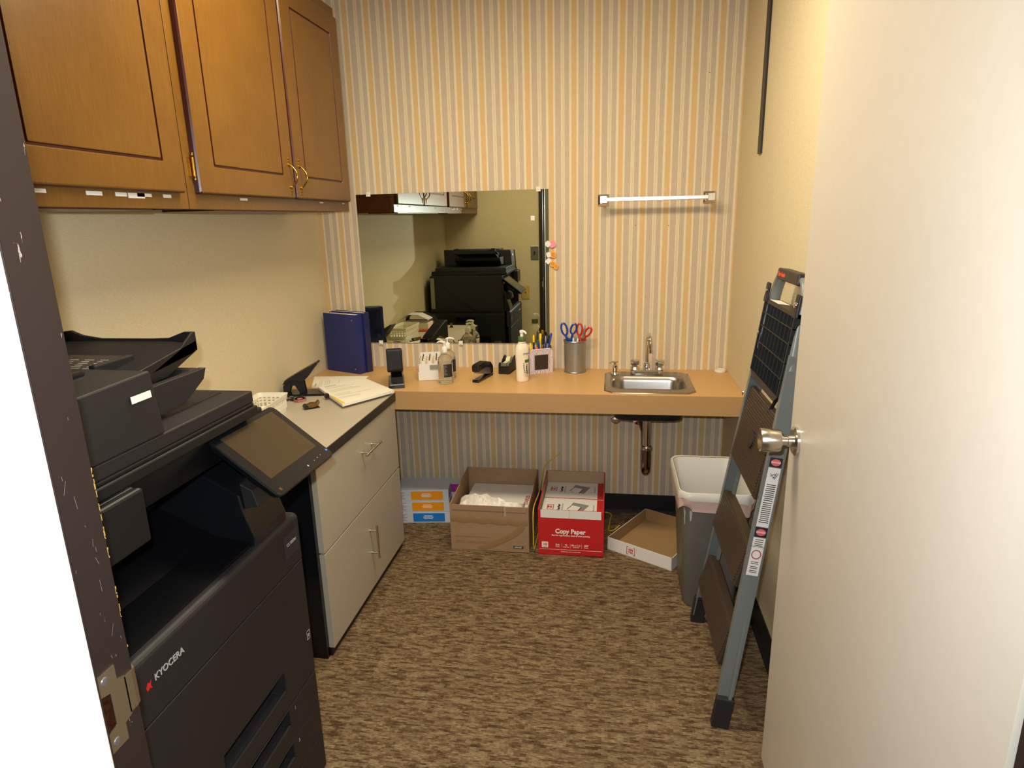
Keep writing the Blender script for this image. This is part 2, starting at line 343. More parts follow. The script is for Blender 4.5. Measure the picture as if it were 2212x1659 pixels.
cas = [(JX-.005, YH), (JX-.005, YH-.012), (JX-.012, YH-.018), (JX-.022, YH-.012), (JX-.032, YH-.016), (JX-.05, YH-.022), (JX-.066, YH-.022), (JX-.07, YH)]
tm.prism(cas, 'z', 0, 2.09)
tm.prism([(HX+JX-x, y) for x, y in cas][::-1], 'z', 0, 2.09)
structure(tm, 'trim_3', 'trimw', bevel=.0025)

# ------------------------------------------------------------------ door with knob
dA = Vector((HX-.002, .597, 0)); dB = Vector((.425, 1.514, 0)); dd = (dB-dA).normalized(); dang = math.degrees(math.atan2(dd.y, dd.x))
dm = T(*dA) @ R(dang)   # local x runs from hinge to latch, local +y faces the visible side (-x world)
DL = (dB-dA).length
door = MB().box((0, -.042, .012), (DL-.0015, 0, 2.025), dm)
door_o = structure(door, 'door_1', 'door')
MB().box((DL-.0015, -.041, .012), (DL+.0008, -.001, 2.025), dm).build('door_edge', 'doore', door_o)
kx, kz = DL-.058, .947
kn = MB()
kn.cyl((kx, 0, kz), (kx, .006, kz), .034, .0335, 40, mx=dm).cyl((kx, .006, kz), (kx, .010, kz), .0335, .026, 40, mx=dm)
ks = kn.build('knob_rose', 'chrome', door_o)
MB().lathe([(.013, .009), (.013, .02), (.0105, .021), (.0105, .03), (.0125, .031), (.0125, .036)], (kx, 0, kz), 28, 'y', dm).build('knob_neck', 'satin', door_o)
MB().lathe([(.012, .035), (.024, .036), (.0265, .041), (.0275, .078), (.0262, .080), (.0245, .079), (.019, .074), (.001, .071)], (kx, 0, kz), 40, 'y', dm).build('knob', 'satin', door_o)
for hz in (.25, 1.02, 1.8):
    MB().cyl((-.004, -.048, hz-.045), (-.004, -.048, hz+.045), .0065, None, 12, mx=dm).build('hinge', 'satin', door_o)

random.seed(31); mb = MB()
for k in range(24):
    z = .96+.23*random.random(); l = random.uniform(.002, .011); wd = random.uniform(.0003, .0014)
    mb.box((JX-.0001, YF+.014-wd, z), (JX+.0003, YF+.0143, z+l))
mb.build('chipped_edge', mat('chipped_yellow_wood', '#a8863c', .8), bpy.data.objects['trim_2'])
mb = MB()
for k in range(14):
    z = random.uniform(.95, 1.25); y = random.uniform(YF-.04, YF+.008); l = random.uniform(.002, .018); a = random.uniform(-.4, .4)
    mb.add([(JX+.0003, y, z), (JX+.0003, y+.0006, z), (JX+.0003, y+.0006+a*l, z+l), (JX+.0003, y+a*l, z+l)], [(0, 1, 2, 3)])
mb.build('scratches', mat('pale_scratch', '#6d6460', .8), bpy.data.objects['trim_2'])
# strike plate on the jamb
sp = thing('strike_plate', 'worn nickel strike plate screwed to the dark door jamb', 'strike plate', (JX, .548, .838))
pm = MB(); SY = T(0, YF-.614+.002, .016)
pm.prism([(.5655, .838), (.600, .838), (.600, .860), (.612, .864), (.612, .918), (.600, .922), (.600, .942), (.5655, .942), (.5655, .918), (.588, .912), (.588, .868), (.5655, .862)], 'x', JX, JX+.0018, SY)
lip = [(JX+.0018, .610), (JX+.0018, .622), (JX-.001, .630), (JX-.008, .634), (JX-.009, .632), (JX-.002, .627), (JX, .620), (JX, .610)]
pm.prism(lip, 'z', .866, .916, SY)
pm.build('plate', 'nickel', sp)
MB().box((JX, .5655, .862), (JX+.0006, .588, .918), SY).build('latch_hole', mat('hole_reflection', '#7a5a58', .15, 1.0, var=.5, vscale=160), sp)  # pinkish reflection in the latch hole, put into its mottled metal colour
for z in (.849, .932): MB().lathe([(.0055, .0018), (.0045, .0028), (.001, .003)], (JX, .583, z), 16, 'x', SY).build('screw', 'silver', sp)

# ------------------------------------------------------------------ wall plates on the front wall (seen in the mirror)
t = thing('light_switch', 'grey metal toggle switch plate on the wall, seen in the mirror', 'switch', (-.645, YF, 1.11))
MB().box((-.678, YF, 1.11), (-.612, YF+.005, 1.225)).build('plate', 'silver', t, bevel=.002)
MB().box((-.650, YF+.005, 1.155), (-.640, YF+.016, 1.18)).build('toggle', 'blk', t)
t = thing('wall_plate', 'beige wall plate below the grey light switch, seen in the mirror', 'wall plate', (-.728, YF, .78))
MB().box((-.763, YF, .78), (-.693, YF+.005, .895)).build('plate', 'tan', t, bevel=.002)
MB().lathe([(.006, .005), (.005, .011), (.001, .012)], (-.728, YF, .838), 16, 'y').build('jack', 'brass', t)

# ------------------------------------------------------------------ ceiling lights
t = thing('ceiling_light', 'shallow white ceiling lamp over the copy room', 'lamp', (-.42, 1.75, 2.40))
MB().box((-1.0, 1.58, 2.405), (.16, 1.92, 2.44)).build('frame', 'trimw', t); MB().box((-.98, 1.60, 2.395), (.14, 1.90, 2.405)).build('diffuser', 'diff', t)
t = thing('ceiling_light', 'flat white ceiling lamp in the hallway', 'lamp', (0, -.9, 2.41))
MB().box((-.62, -1.22, 2.42), (.62, -.58, 2.44)).build('frame', 'trimw', t); MB().box((-.6, -1.2, 2.412), (.6, -.6, 2.42)).build('diffuser', 'diff', t)

# ------------------------------------------------------------------ wall cabinets
XD = -1.107
def door_panel(y0, y1, z0, z1, inset=.072, x=XD, t=.018):
    mb = MB(); cy, cz, hy, hz = (y0+y1)/2, (z0+z1)/2, (y1-y0)/2, (z1-z0)/2
    def lp(d, xx, r=.003): return [(xx, p[0], p[1]) for p in rr(cy, cz, hy-d, hz-d, max(.001, r), 0, 2)]
    L = [lp(0, x-t), lp(0, x-.006, .004), lp(.003, x-.001, .004), lp(.006, x)]
    eg = MB().loft(L[:3], True, False, False)
    mb.loft(L[2:], False, False, False)
    mb.loft([lp(.006, x), lp(inset, x), lp(inset+.002, x-.0005)], False, False, False)
    mb.loft([lp(inset+.009, x-.0005), lp(inset+.011, x), ], False, True, False)
    g = MB(); g.loft([lp(inset+.002, x-.0005), lp(inset+.003, x-.004), lp(inset+.008, x-.004), lp(inset+.009, x-.0005)], False, False, False)
    return mb, g, eg
def pull(parent, y, zc, bend=.023):
    a, b = zc-.045, zc+.045
    mb = MB(); pts = []
    for i in range(13):
        k = i/12; pts.append((XD+.004+bend*math.sin(PI*k)**.8, y, a+.008+(b-a-.016)*k))
    mb.tube(pts, [.0019+.0019*math.sin(PI*i/12) for i in range(13)], 10)
    for z in (a, b):
        mb.lathe([(.007, 0), (.006, .004), (.003, .006)], (XD, y, z+(.008 if z == a else -.008)), 14, 'x')
        s = -1 if z == a else 1
        for k, r in ((.004, .0045), (.013, .0035)): mb.lathe([(r, 0), (r*.9, .003), (.0005, .005)], (XD, y, z+s*k), 12, 'x')
    return mb
def cabinet(y0, y1, doors, label, pulls, hinges, tags):
    c = thing('wall_cabinet', label, 'cabinet', ((XL+XD)/2, (y0+y1)/2, 1.50), 0, 'stained wood wall cabinets')
    xf = XD-.019
    b = MB().box((XL+.002, y0, 1.545), (xf-.018, y1, 2.285)).box((XL+.002, y0, 1.515), (xf-.018, y0+.018, 1.545)).box((XL+.002, y1-.018, 1.50), (xf-.018, y1, 1.545))
    b.build('body', 'wood_in', c)
    MB().box((xf-.018, y0+.0005, 1.50), (xf, y1-.0005, 2.29)).build('face_frame', 'wood', c, bevel=.001)
    MB().box((XL+.1, y0+.14, 1.497), (xf-.02, y1-.12, 1.505)).build('bottom_rail', 'wood_edge', c)
    for i, (a, e) in enumerate(doors):
        mb, g, eg = door_panel(a, e, 1.54, 2.25)
        d = mb.build('door', 'wood', c, sharp=30)
        g.build('panel_groove', 'wood_edge', d); eg.build('door_edge', 'wood_edge', d)
        for (yy, di) in pulls:
            if di == i: pull(c, yy, 1.615).build('handle', 'brass', d)
        for (yy, di) in hinges:
            if di == i:
                h = MB().cyl((XD-.012, yy, 1.585), (XD-.012, yy, 1.635), .0042, None, 12)
                for zz in (1.578, 1.642): h.lathe([(.003, -.004), (.0045, 0), (.003, .004)], (XD-.012, yy, zz), 10)
                h.box((XD-.0185, yy-.016, 1.585), (XD-.0165, yy, 1.635)); h.build('hinge', 'brass', d)
    for (yy, wd, ht, dz, tx) in tags:
        s = MB().box((xf, yy-wd/2, 1.535-ht+dz), (xf+.0012, yy+wd/2, 1.535+dz)).build('paper_label', 'white', c, label='small white paper label')
        if 0: text(tx, frame((xf+.0013, yy-wd/2+.004, 1.535-ht/2+dz), (0, 1, 0), (0, 0, 1)), .006, 'ink', s, align='LEFT')
    return c
cabinet(.580, 1.629, [(.645, 1.047), (1.062, 1.600)], 'stained wood wall cabinet above the black copier, nearer the doorway', [(1.018, 0), (1.10, 1)], [],
        [(1.16, .04, .008, 0, 'Invoices'), (1.305, .045, .009, 0, 'Toner'), (1.385, .035, .009, 0, ''), (1.435, .055, .012, 0, 'Paper'), (1.462, .05, .008, 0, ''), (1.545, .03, .008, 0, '')][:6])
cabinet(1.631, 2.72, [(1.664, 2.209), (2.224, 2.703)], 'stained wood wall cabinet with two brass pulls, nearest the striped wall', [(2.178, 0), (2.252, 1)], [(1.662, 0)],
        [(1.90, .04, .007, 0, ''), (2.45, .03, .005, 0, ''), (2.66, .02, .004, 0, '')])

# ------------------------------------------------------------------ white drawer cabinet
XF = -.925
c = thing('drawer_cabinet', 'low laminate cabinet with two drawers and black edges beside the copier', 'cabinet', (-1.17, 2.17, 0))
MB().box((XL+.002, 1.765, .0), (XF-.02, 2.553, .70)).build('body', 'blkgloss', c)
MB().box((XL+.01, 1.785, 0), (XF-.012, 2.55, .03)).build('toe_kick', 'blk', c)
def bar_handle(ctr, d, L=.155):
    ctr = Vector(ctr); d = Vector(d); mb = MB(); o = Vector((.030, 0, 0))
    mb.tube([ctr+o-d*L/2, ctr+o+d*L/2], .0045, 14)
    for s in (-1, 1):
        p = ctr+d*s*.048; mb.tube([p, p+Vector((.004, 0, 0)), p+Vector((.004, 0, 0)), p+o], [.0055, .0055, .0038, .0038], 12)
    return mb
for z0, z1, hc, hd in ((.395, .697, (XF, 2.206, .609), (0, 1, .0)), (.034, .388, (XF, 2.168, .232), (0, .0, 1))):
    d = MB().box((XF-.02, 1.782, z0), (XF, 2.553, z1)).build('drawer', 'laminate', c, bevel=.0008)
    bar_handle(hc, hd, .16 if z0 > .3 else .14).build('handle', 'satin', d)
MB().box((XL+.002, 1.70, .7005), (XF+.006, 2.5545, .7355)).build('edge_band', 'blkedge', c)
MB().box((XL+.003, 1.701, .7355), (XF+.003, 2.554, .7375)).build('worktop', 'laminate', c)

# ------------------------------------------------------------------ counter with sink
cx0, cx1, cy0, cy1 = -.008, .338, 2.603, 2.945
ct = thing('countertop', 'tan laminate countertop running along the striped wall', 'countertop', (-.43, 2.79, .66))
ZT = .742
m = MB().box((XL+.002, 2.560, ZT-.03), (cx0, YB-.001, ZT)).box((cx1, 2.560, ZT-.03), (XR-.001, YB-.001, ZT)).box((cx0, 2.560, ZT-.03), (cx1, cy0, ZT)).box((cx0, cy1, ZT-.03), (cx1, YB-.001, ZT))
m.build('top', 'counter', ct)
MB().box((XL+.002, 2.556, ZT-.082), (XR-.001, 2.575, ZT-.0008)).build('front_edge', 'counter_edge', ct)
MB().box((XL+.002, 2.575, ZT-.078), (XR-.001, 2.595, ZT-.03)).box((XR-.03, 2.595, ZT-.078), (XR-.001, YB-.001, ZT-.03)).build('batten', 'under', ct)

sk = thing('sink', 'small stainless steel drop-in sink in the tan countertop', 'sink', (.165, 2.774, .60))
def octo(cx, cy, hx, hy, ch, z, n=6):
    p = []
    for (sx, sy) in ((1, 1), (-1, 1), (-1, -1), (1, -1)):
        a = (cx+sx*hx, cy+sy*(hy-ch)); b = (cx+sx*(hx-ch), cy+sy*hy)
        if sx*sy < 0: a, b = b, a
        p += [(a[0]+(b[0]-a[0])*i/n, a[1]+(b[1]-a[1])*i/n) for i in range(n+1)]
    return [(x, y, z) for x, y in p]
scx, scy = .165, 2.772
bcx, bcy, bhx, bhy = .165, 2.752, .156, .112
b = MB()
b.loft([octo(scx, scy, .189, .188, .035, ZT+.0005), octo(scx, scy, .187, .186, .035, ZT+.004), octo(scx, scy, .178, .177, .033, ZT+.006),
        rr(bcx, bcy, bhx+.013, bhy+.013, .06, ZT+.005), rr(bcx, bcy, bhx+.008, bhy+.008, .058, ZT+.0075), rr(bcx, bcy, bhx, bhy, .055, ZT+.003),
        rr(bcx, bcy, bhx-.006, bhy-.006, .052, ZT-.02), rr(bcx, bcy, bhx-.014, bhy-.014, .05, ZT-.10), rr(bcx, bcy, bhx-.022, bhy-.022, .05, ZT-.135), rr(bcx, bcy, bhx-.05, bhy-.05, .04, ZT-.148)], False, True, True)
b.build('basin', 'steel', sk, sharp=55)
MB().loft([rr(bcx, bcy, bhx+.001, bhy+.001, .056, ZT-.004), rr(bcx, bcy, bhx-.004, bhy-.004, .052, ZT-.10), rr(bcx, bcy, bhx-.014, bhy-.014, .05, ZT-.139), rr(bcx, bcy, bhx-.05, bhy-.05, .04, ZT-.153)], False, True).build('undercoat', 'blk', sk)
MB().lathe([(.036, ZT-.147), (.034, ZT-.144), (.02, ZT-.146)], (bcx, bcy, 0), 24).build('drain', 'chrome', sk)

fc = thing('faucet', 'chrome gooseneck faucet with two handles behind the sink', 'faucet', (.167, 2.918, .747))
MB().loft([rr(.167, 2.918, .074, .025, .022, .748), rr(.167, 2.918, .073, .024, .022, .762), rr(.167, 2.918, .066, .018, .017, .768)], True, True).build('base', 'chrome', fc)
g = [(.167, 2.925, .765), (.167, 2.925, .90)] + [(.167+.010*k/8, 2.925-.035*(1-math.cos(PI*k/8)), .895+.038*math.sin(PI*k/8)) for k in range(1, 9)] + [(.178, 2.855, .865)]
MB().tube(g, .0085, 16).lathe([(.016, .768), (.016, .785), (.012, .79), (.012, .798), (.0095, .80)], (.167, 2.925, 0), 24).lathe([(.0105, .857), (.0105, .872), (.009, .873)], (.178, 2.855, 0), 18).build('spout', 'chrome', fc)
for x in (.112, .223):
    MB().lathe([(.020, .760), (.021, .768), (.017, .779), (.014, .782), (.014, .787), (.0205, .788), (.022, .795), (.0225, .808), (.019, .812), (.001, .813)], (x, 2.918, 0), 10, ).build('handle', 'chrome', fc, sharp=20)
sd = thing('soap_dispenser', 'small chrome soap pump at the left corner of the sink', 'soap dispenser', (.022, 2.90, .747))
MB().lathe([(.019, .748), (.018, .752), (.010, .755), (.010, .772), (.0115, .774), (.0115, .790), (.007, .793), (.006, .806), (.001, .808)], (.022, 2.90, 0), 20).build('body', 'chrome', sd)
MB().tube([(.022, 2.90, .803), (.010, 2.885, .809), (-.004, 2.868, .806)], [.0045, .0035, .003], 10).tube([(.022, 2.90, .803), (.036, 2.91, .803)], .003, 8).build('nozzle', 'chrome', sd)
single(MB().lathe([(.026, 0), (.027, .005), (.024, .011), (.019, .012), (.018, .009), (.001, .009)], (.505, 2.990, ZT+.0005), 28), 'sink_plug', 'plug', 'round white sink plug in the back right corner of the countertop', 'plug')

# drain pipe under the sink
dp = thing('drain_pipe', 'chrome drain trap hanging under the sink', 'pipe', (.17, 2.80, .29))
MB().lathe([(.030, .592), (.032, .585), (.032, .575), (.021, .57)], (.165, 2.765, 0), 24).cyl((.165, 2.765, .574), (.167, 2.765, .44), .0175).build('tailpiece', 'chrome', dp)
MB().lathe([(.020, .452), (.024, .448), (.024, .434), (.020, .428)], (.167, 2.765, 0), 12).build('slip_nut', 'satin', dp, sharp=20)
g = [(.167, 2.765, .44), (.167, 2.765, .375)]+[(.167, 2.765+.045-.045*math.cos(PI*k/10), .36-.045*math.sin(PI*k/10)) for k in range(0, 11)]+[(.167, 2.855, .45), (.165, 2.862, .485), (.160, 2.88, .50), (.150, 3.01, .50)]
MB().tube(g, .0205, 18).build('trap', mat('tarnished_chrome', '#8f8478', .18, 1.0), dp)
MB().lathe([(.040, -.001), (.039, -.006), (.022, -.014)], (.150, YB, .50), 28, 'y').build('escutcheon', 'chrome', dp)
sv = thing('supply_valve', 'chrome supply valve under the left end of the sink', 'valve', (.02, 2.72, .6))
MB().cyl((.030, 2.80, .572), (.030, YB-.002, .572), .008).cyl((.030, 2.93, .572), (.030, 2.93, .655), .006).lathe([(.024, -.001), (.022, -.006), (.010, -.010)], (.030, YB, .60), 20, 'y', T(0, 0, -.028)).build('body', 'chrome', sv)
MB().cyl((.030, 2.80, .572), (.026, 2.765, .570), .006).lathe([(.018, 0), (.020, -.004), (.018, -.010), (.005, -.012)], (.026, 2.765, .570), 18, 'y', sx=.7).build('handle', 'satin', sv)

# ------------------------------------------------------------------ mirror
mr = thing('mirror', 'frameless wall mirror above the countertop reflecting the copier', 'mirror', (-.75, YB-.004, .867))
MB().box((-1.210, YB-.0045, .867), (-.290, YB-.0005, 1.581)).build('backing', 'blkedge', mr)
MB().box((-1.2098, YB-.0065, .8672), (-.2902, YB-.0045, 1.5808)).build('glass', 'mirror', mr)
for x, z, s in ((-1.148, 1.581, 1), (-.335, 1.581, 1), (-1.14, .867, -1), (-.729, .867, -1)):
    MB().box((x-.010, YB-.010, z-.010), (x+.010, YB-.0008, z+.010)).lathe([(.005, -.010), (.004, -.013), (.001, -.0135)], (x, YB, z+s*.003), 12, 'y').build('clip', 'offw', mr, bevel=.002)
single(MB().box((-.372, YB-.0072, 1.444), (-.354, YB-.0066, 1.464)), 'sticker', 'white', 'small white square sticker near the top right of the mirror', 'sticker')
def flag(x, z, w, h, a, m, label, lines=False, off=0):
    mx = frame((x, YB-.0078-off, z), (math.cos(rad(a)), 0, math.sin(rad(a))), (-math.sin(rad(a)), 0, math.cos(rad(a))))
    mb = MB().loft([[(p[0], p[1], 0) for p in rr(0, 0, w/2, h/2, min(w, h)*.28, 0, 3)], [(p[0], p[1], .0006) for p in rr(0, 0, w/2, h/2, min(w, h)*.28, 0, 3)]], True, True, False, mx)
    t = thing('sticky_note', label, 'sticky note', (x, YB-.008-off, z)); mb.build('note', m, t)
    if lines:
        l = MB()
        for k in (-1, 0, 1): l.box((-w*.3, k*h*.22-h*.04, .0006), (w*.3, k*h*.22+h*.04, .0009), mx)
        l.build('print', 'redink', t)
flag(-.273, 1.335, .030, .030, 20, 'pinkn', 'pink sticky note at the right edge of the mirror', off=.0)
flag(-.294, 1.336, .024, .026, 40, 'white', 'white sticky note overlapping the pink one beside the mirror', off=.001)
flag(-.270, 1.287, .028, .028, -10, 'yeln', 'topmost orange printed flag beside the mirror', True)
flag(-.291, 1.287, .020, .024, 15, 'white', 'white flag left of the topmost orange flag', off=.001)
flag(-.272, 1.245, .026, .020, 60, 'yeln', 'middle orange printed flag beside the mirror', True)
flag(-.292, 1.258, .022, .026, -45, 'white', 'lowest white flag at the right edge of the mirror', off=.001)
flag(-.256, 1.232, .024, .018, 60, 'yeln', 'lowest orange printed flag beside the mirror', True, off=.0008)

# ------------------------------------------------------------------ towel bar
tb = thing('towel_bar', 'chrome towel bar on the striped wall above the sink', 'towel bar', (.19, YB-.03, 1.50))
for x in (-.040, .420):
    MB().loft([[(x+sx*h, YB-d, 1.525+sz*h) for sx, sz in ((-1, -1), (1, -1), (1, 1), (-1, 1))] for h, d in ((.025, .0005), (.025, .006), (.017, .012), (.0125, .014), (.0125, .07), (.015, .074), (.015, .082))], True, True, False).build('bracket', 'chrome', tb, bevel=.001)
MB().box((-.040, YB-.080, 1.5165), (.420, YB-.064, 1.5325)).build('bar', mat('polished_bar', '#eeeeee', .3, 1.0), tb, bevel=.0015)
for i, (x, z) in enumerate(((.105, 1.411), (.250, 1.407), (.396, 2.029))):
    single(MB().lathe([(.002, 0), (.0015, -.001)], (x, YB, z), 8, 'y'), 'screw_hole', 'ink', ['dark screw hole below the left half of the towel bar', 'dark screw hole below the right half of the towel bar', 'dark nail hole high on the striped wall'][i], 'hole')

# ------------------------------------------------------------------ copier
cp = thing('copier', 'large black office copier with tilted touch screen beside the doorway', 'copier', (-1.05, 1.02, 0))
X0, X1, Y0, Y1 = -1.36, -.745, .72, 1.318
fy = lambda x=0: frame((X1, 0, 0), (0, 1, 0), (0, 0, 1))
MB().box((X0, Y0+.004, .03), (X1-.048, Y1-.004, .775)).build('body', 'blk', cp, bevel=.004)
for x in (X0+.06, X1-.10):
    for y in (Y0+.06, Y1-.06): MB().cyl((x, y, 0), (x, y, .032), .022).build('caster', 'rubber', cp)
# front cover with a rounded bevelled top lip
def prof(z0, z1, r=.010): return [(X1-.02, z0), (X1-.001, z0), (X1, z0+.001), (X1, z1-r)]+[(X1-r+r*math.cos(rad(a)), z1-r+r*math.sin(rad(a))) for a in (15, 35, 55, 75, 90)]+[(X1-.03, z1), (X1-.03, z0+.01)]
fcv = MB().prism(prof(.658, .778, .014), 'y', Y0, Y1).build('front_cover', 'copier', cp)
text('KYOCERA', frame((X1+.0003, .842, .725), (0, 1, 0), (0, 0, 1)), .0175, 'silverink', fcv, sx=.95, bold=.01)
lg = MB()
for s in (0, 1):
    a = frame((X1+.0003, .789, .722), (0, 1, 0), (0, 0, 1)) @ Matrix.Diagonal((.75, .75, 1, 1))
    lg.prism([(-.008, -.001), (-.001, .010), (.004, .004), (.009, .010), (.006, -.001), (.009, -.010), (.002, -.006), (-.006, -.010)], 'z', 0, .0006, a) if s == 0 else None
lg.build('logo', 'red', fcv)
np_ = MB().box((X1, 1.243, .690), (X1+.0012, 1.308, .748)).build('name_plate', mat('plum_plate', '#2a2a33', .35), fcv)
text('CS 5053ci', frame((X1+.0014, 1.276, .722), (0, 1, 0), (0, 0, 1)), .0105, 'silverink', np_, bold=.01)
# paper drawers: each panel with an open grip slot
def tray(z0, z1, s0, s1, gy0=.936, gy1=1.178):
    mb = MB(); x0 = X1-.02
    def q(x, a, b, c, d): return [(x, a, c), (x, b, c), (x, b, d), (x, a, d)]
    s1 = min(s1, z1-.004)
    mb.loft([q(x0, Y0, Y1, z0, z1), q(X1-.001, Y0, Y1, z0, z1), q(X1, Y0+.001, Y1-.001, z0+.001, z1-.001), q(X1, gy0, gy1, s0, s1), q(x0-.024, gy0+.004, gy1-.004, s0+.004, s1)], False, True, False)
    mb.prism([(x0, s0), (X1+.001, s0), (X1, s0+.012), (X1-.006, s0+.012), (X1-.012, s0+.002)], 'y', gy0+.001, gy1-.001)
    return mb
for i, (z0, z1, s0, s1) in enumerate(((.337, .655, .375, .436), (.243, .334, .277, .334), (.146, .240, .185, .240), (.034, .143, .088, .143))):
    d = tray(z0, z1, s0, s1).build('paper_drawer', 'copier', cp, bevel=.001)
    if i == 0:
        q = frame((X1+.0003, 1.304, .448), (0, 1, 0), (0, 0, 1))
        MB().box((-.008, -.012, 0), (.008, -.0105, .0005), q).box((-.008, .0105, 0), (.008, .012, .0005), q).box((-.008, -.012, 0), (-.0068, .012, .0005), q).box((.0068, -.012, 0), (.008, .012, .0005), q).box((-.003, -.005, 0), (.003, .003, .0005), q).build('badge', 'silverink', d)
    else: text(str(i), frame((X1+.0003, 1.205, z1-.02), (0, 1, 0), (0, 0, 1)), .012, 'greyink', d)
# upper body around the output bay
MB().box((X0, Y0, .775), (X1-.022, .745, 1.045)).box((X0, Y0, .955), (X1-.022, .862, 1.045)).box((X0, .745, .775), (-1.0, Y1, 1.045)).box((-1.0, Y1-.03, .775), (-.80, Y1, 1.045)).build('upper_body', 'blk', cp, bevel=.004)
MB().box((X1-.022, Y0, .95), (X1-.006, .862, 1.045)).build('front_flap', 'blk', cp, bevel=.005)
MB().prism([(-1.0, .776), (-.765, .776), (-.765, .786), (-.85, .80), (-1.0, .87)], 'y', .7455, 1.15).build('output_tray', 'dark', cp)
MB().box((-.999, .864, .98), (-.80, Y1-.032, 1.043)).build('bay_ceiling', 'dark', cp)
mb = MB()
for k in range(7): mb.box((-.998, .88+k*.038, .87), (-.965, .90+k*.038, .975))
mb.build('rollers', 'dark', cp)
MB().prism([(-1.0, .776), (-.755, .776), (-.755, .80), (-.775, .86), (-.78, .895), (-.86, .94), (-1.0, .98)], 'y', 1.152, Y1-.031).build('screen_pedestal', 'blkgloss', cp, bevel=.003)
MB().prism([(-.775, .862), (-.742, .868), (-.752, .905), (-.78, .92)], 'y', 1.16, Y1-.035).build('pedestal_cap', 'copier2', cp, bevel=.002)
# side cover with grooves
sc_ = MB().box((X0+.02, Y1-.001, .06), (X1-.05, Y1+.006, .76)).build('side_cover', 'blk', cp, bevel=.004)
for (x0, x1, z0, z1) in ((-1.17, -1.02, .70, .735), (-1.0, -.90, .55, .59)): MB().box((x0, Y1+.006, z0), (x1, Y1+.0085, z1)).build('side_grip', 'dark', sc_, bevel=.002)
MB().box((X0+.005, Y1, .80), (X0+.035, Y1+.005, 1.03)).build('rear_strip', 'silver', cp)
MB().box((X0-.03, .80, .12), (X0, 1.25, .95)).build('rear_cover', 'blk', cp, bevel=.008)
# scanner
XS = -.782
MB().box((X0, Y0, 1.045), (XS+.006, 1.262, 1.066)).box((X0, Y0, 1.066), (XS, 1.258, 1.074)).build('scanner_bed', 'blk', cp, bevel=.003)
mb = MB().box((X0+.03, Y0+.005, 1.074), (XS, 1.258, 1.100), )
mb.build('scanner_lid', 'copier2', cp, bevel=.003)
MB().box((X0+.06, 1.00, 1.1), (XS-.06, 1.235, 1.1012)).build('lid_inset', 'blk', cp)
# document feeder
xf_ = XS+.002
mb = MB().loft([[(X0+.03, .74, 1.1005), (xf_, .74, 1.1005), (xf_, .970, 1.1005), (X0+.03, .970, 1.1005)], [(X0+.03, .745, 1.208), (xf_-.008, .745, 1.208), (xf_-.008, .966, 1.215), (X0+.03, .966, 1.222)]], True, True, False)
df = mb.build('document_feeder', 'copier2', cp, bevel=.003)
MB().box((-.0005, 0, 0), (.001, .046, .012), T(xf_-.001, .905, 1.172) @ R(-4, 'Y') @ R(0)).build('sticker', 'white', df, label='white sticker')
MB().box((X0+.10, .76, 1.209), (xf_-.10, .93, 1.222)).build('feed_cover', 'blkgloss', df, bevel=.004)
# paper input tray: sloping deck between a front rim and a raised far lip with a shallow dip
ix0, ix1 = -1.19, -.868
def deck(y): return 1.186+(y-1.00)*.22
mb = MB()
mb.prism([(.94, 1.168), (1.20, 1.196), (1.215, 1.205), (1.212, 1.222), (.94, 1.180)], 'x', ix0, ix1)
mb.prism([(1.06, 1.163), (1.11, 1.166), (1.215, 1.201), (1.205, 1.240), (1.16, 1.213), (1.06, 1.182)], 'x', ix1-.006, ix1)
mb.prism([(1.00, 1.166), (1.215, 1.201), (1.205, 1.240), (1.15, 1.222), (1.0, 1.185)], 'x', ix0, ix0+.006)
lipz = [(ix0, 1.2), (ix1, 1.2), (ix1, 1.240), (ix1-.022, 1.240), (ix1-.06, 1.2265), (ix1-.10, 1.225), (ix0+.10, 1.225), (ix0+.055, 1.232), (ix0+.03, 1.242), (ix0+.012, 1.240), (ix0-.02, 1.21)]
mb.prism(lipz, 'y', 1.2055, 1.2145)
it = mb.build('input_tray', 'blk', cp, bevel=.0015)
# printed guide panel on the tray
sl = frame((-1.02, 1.04, 1.197), (1, 0, 0), (0, 1, .163))
pn = MB().box((-.15, -.06, -.001), (.07, .07, .001), sl).build('guide_panel', mat('printed_guide', '#37312a', .5), it)
mb = MB()
for k in range(6):
    x = -.14+k*.034
    mb.box((x, .0, .001), (x+.026, .002, .0014), sl)
    for j in range(5): mb.box((x+.002, .008+j*.009, .001), (x+.022-.004*(j % 2), .0105+j*.009, .0014), sl)
mb.build('print', 'greyink', pn)
mb = MB()
for k in range(4): mb.box((.0+k*.017, -.022, .001), (.012+k*.017, -.010, .0016), sl)
for k in range(3): mb.box((-.135+k*.04, -.04, .001), (-.112+k*.04, -.015, .0016), sl)
mb.build('white_marks', 'white', pn)
MB().box((-.148, -.03, .001), (-.138, .0, .0016), sl).build('red_mark', 'orange', pn)
for x in (-.94, -1.14): MB().box((x, 1.0, 1.192), (x+.015, 1.10, 1.214)).build('paper_guide', 'blk', it, bevel=.003)
# sheet output tray of the feeder
mb = MB()
mb.prism([(.965, 1.115), (1.12, 1.12), (1.178, 1.148), (1.186, 1.168), (1.165, 1.168), (1.12, 1.152), (.965, 1.150)], 'x', -1.19, -.855)
mb.prism([(.968, 1.108), (1.11, 1.112), (1.178, 1.146), (1.190, 1.168), (.968, 1.168)], 'x', -.855, -.838)
mb.prism([(.968, 1.105), (1.08, 1.105), (1.10, 1.118), (.968, 1.125)], 'x', -1.19, -.86)
mb.build('feeder_output_tray', 'copier2', cp, bevel=.0015)
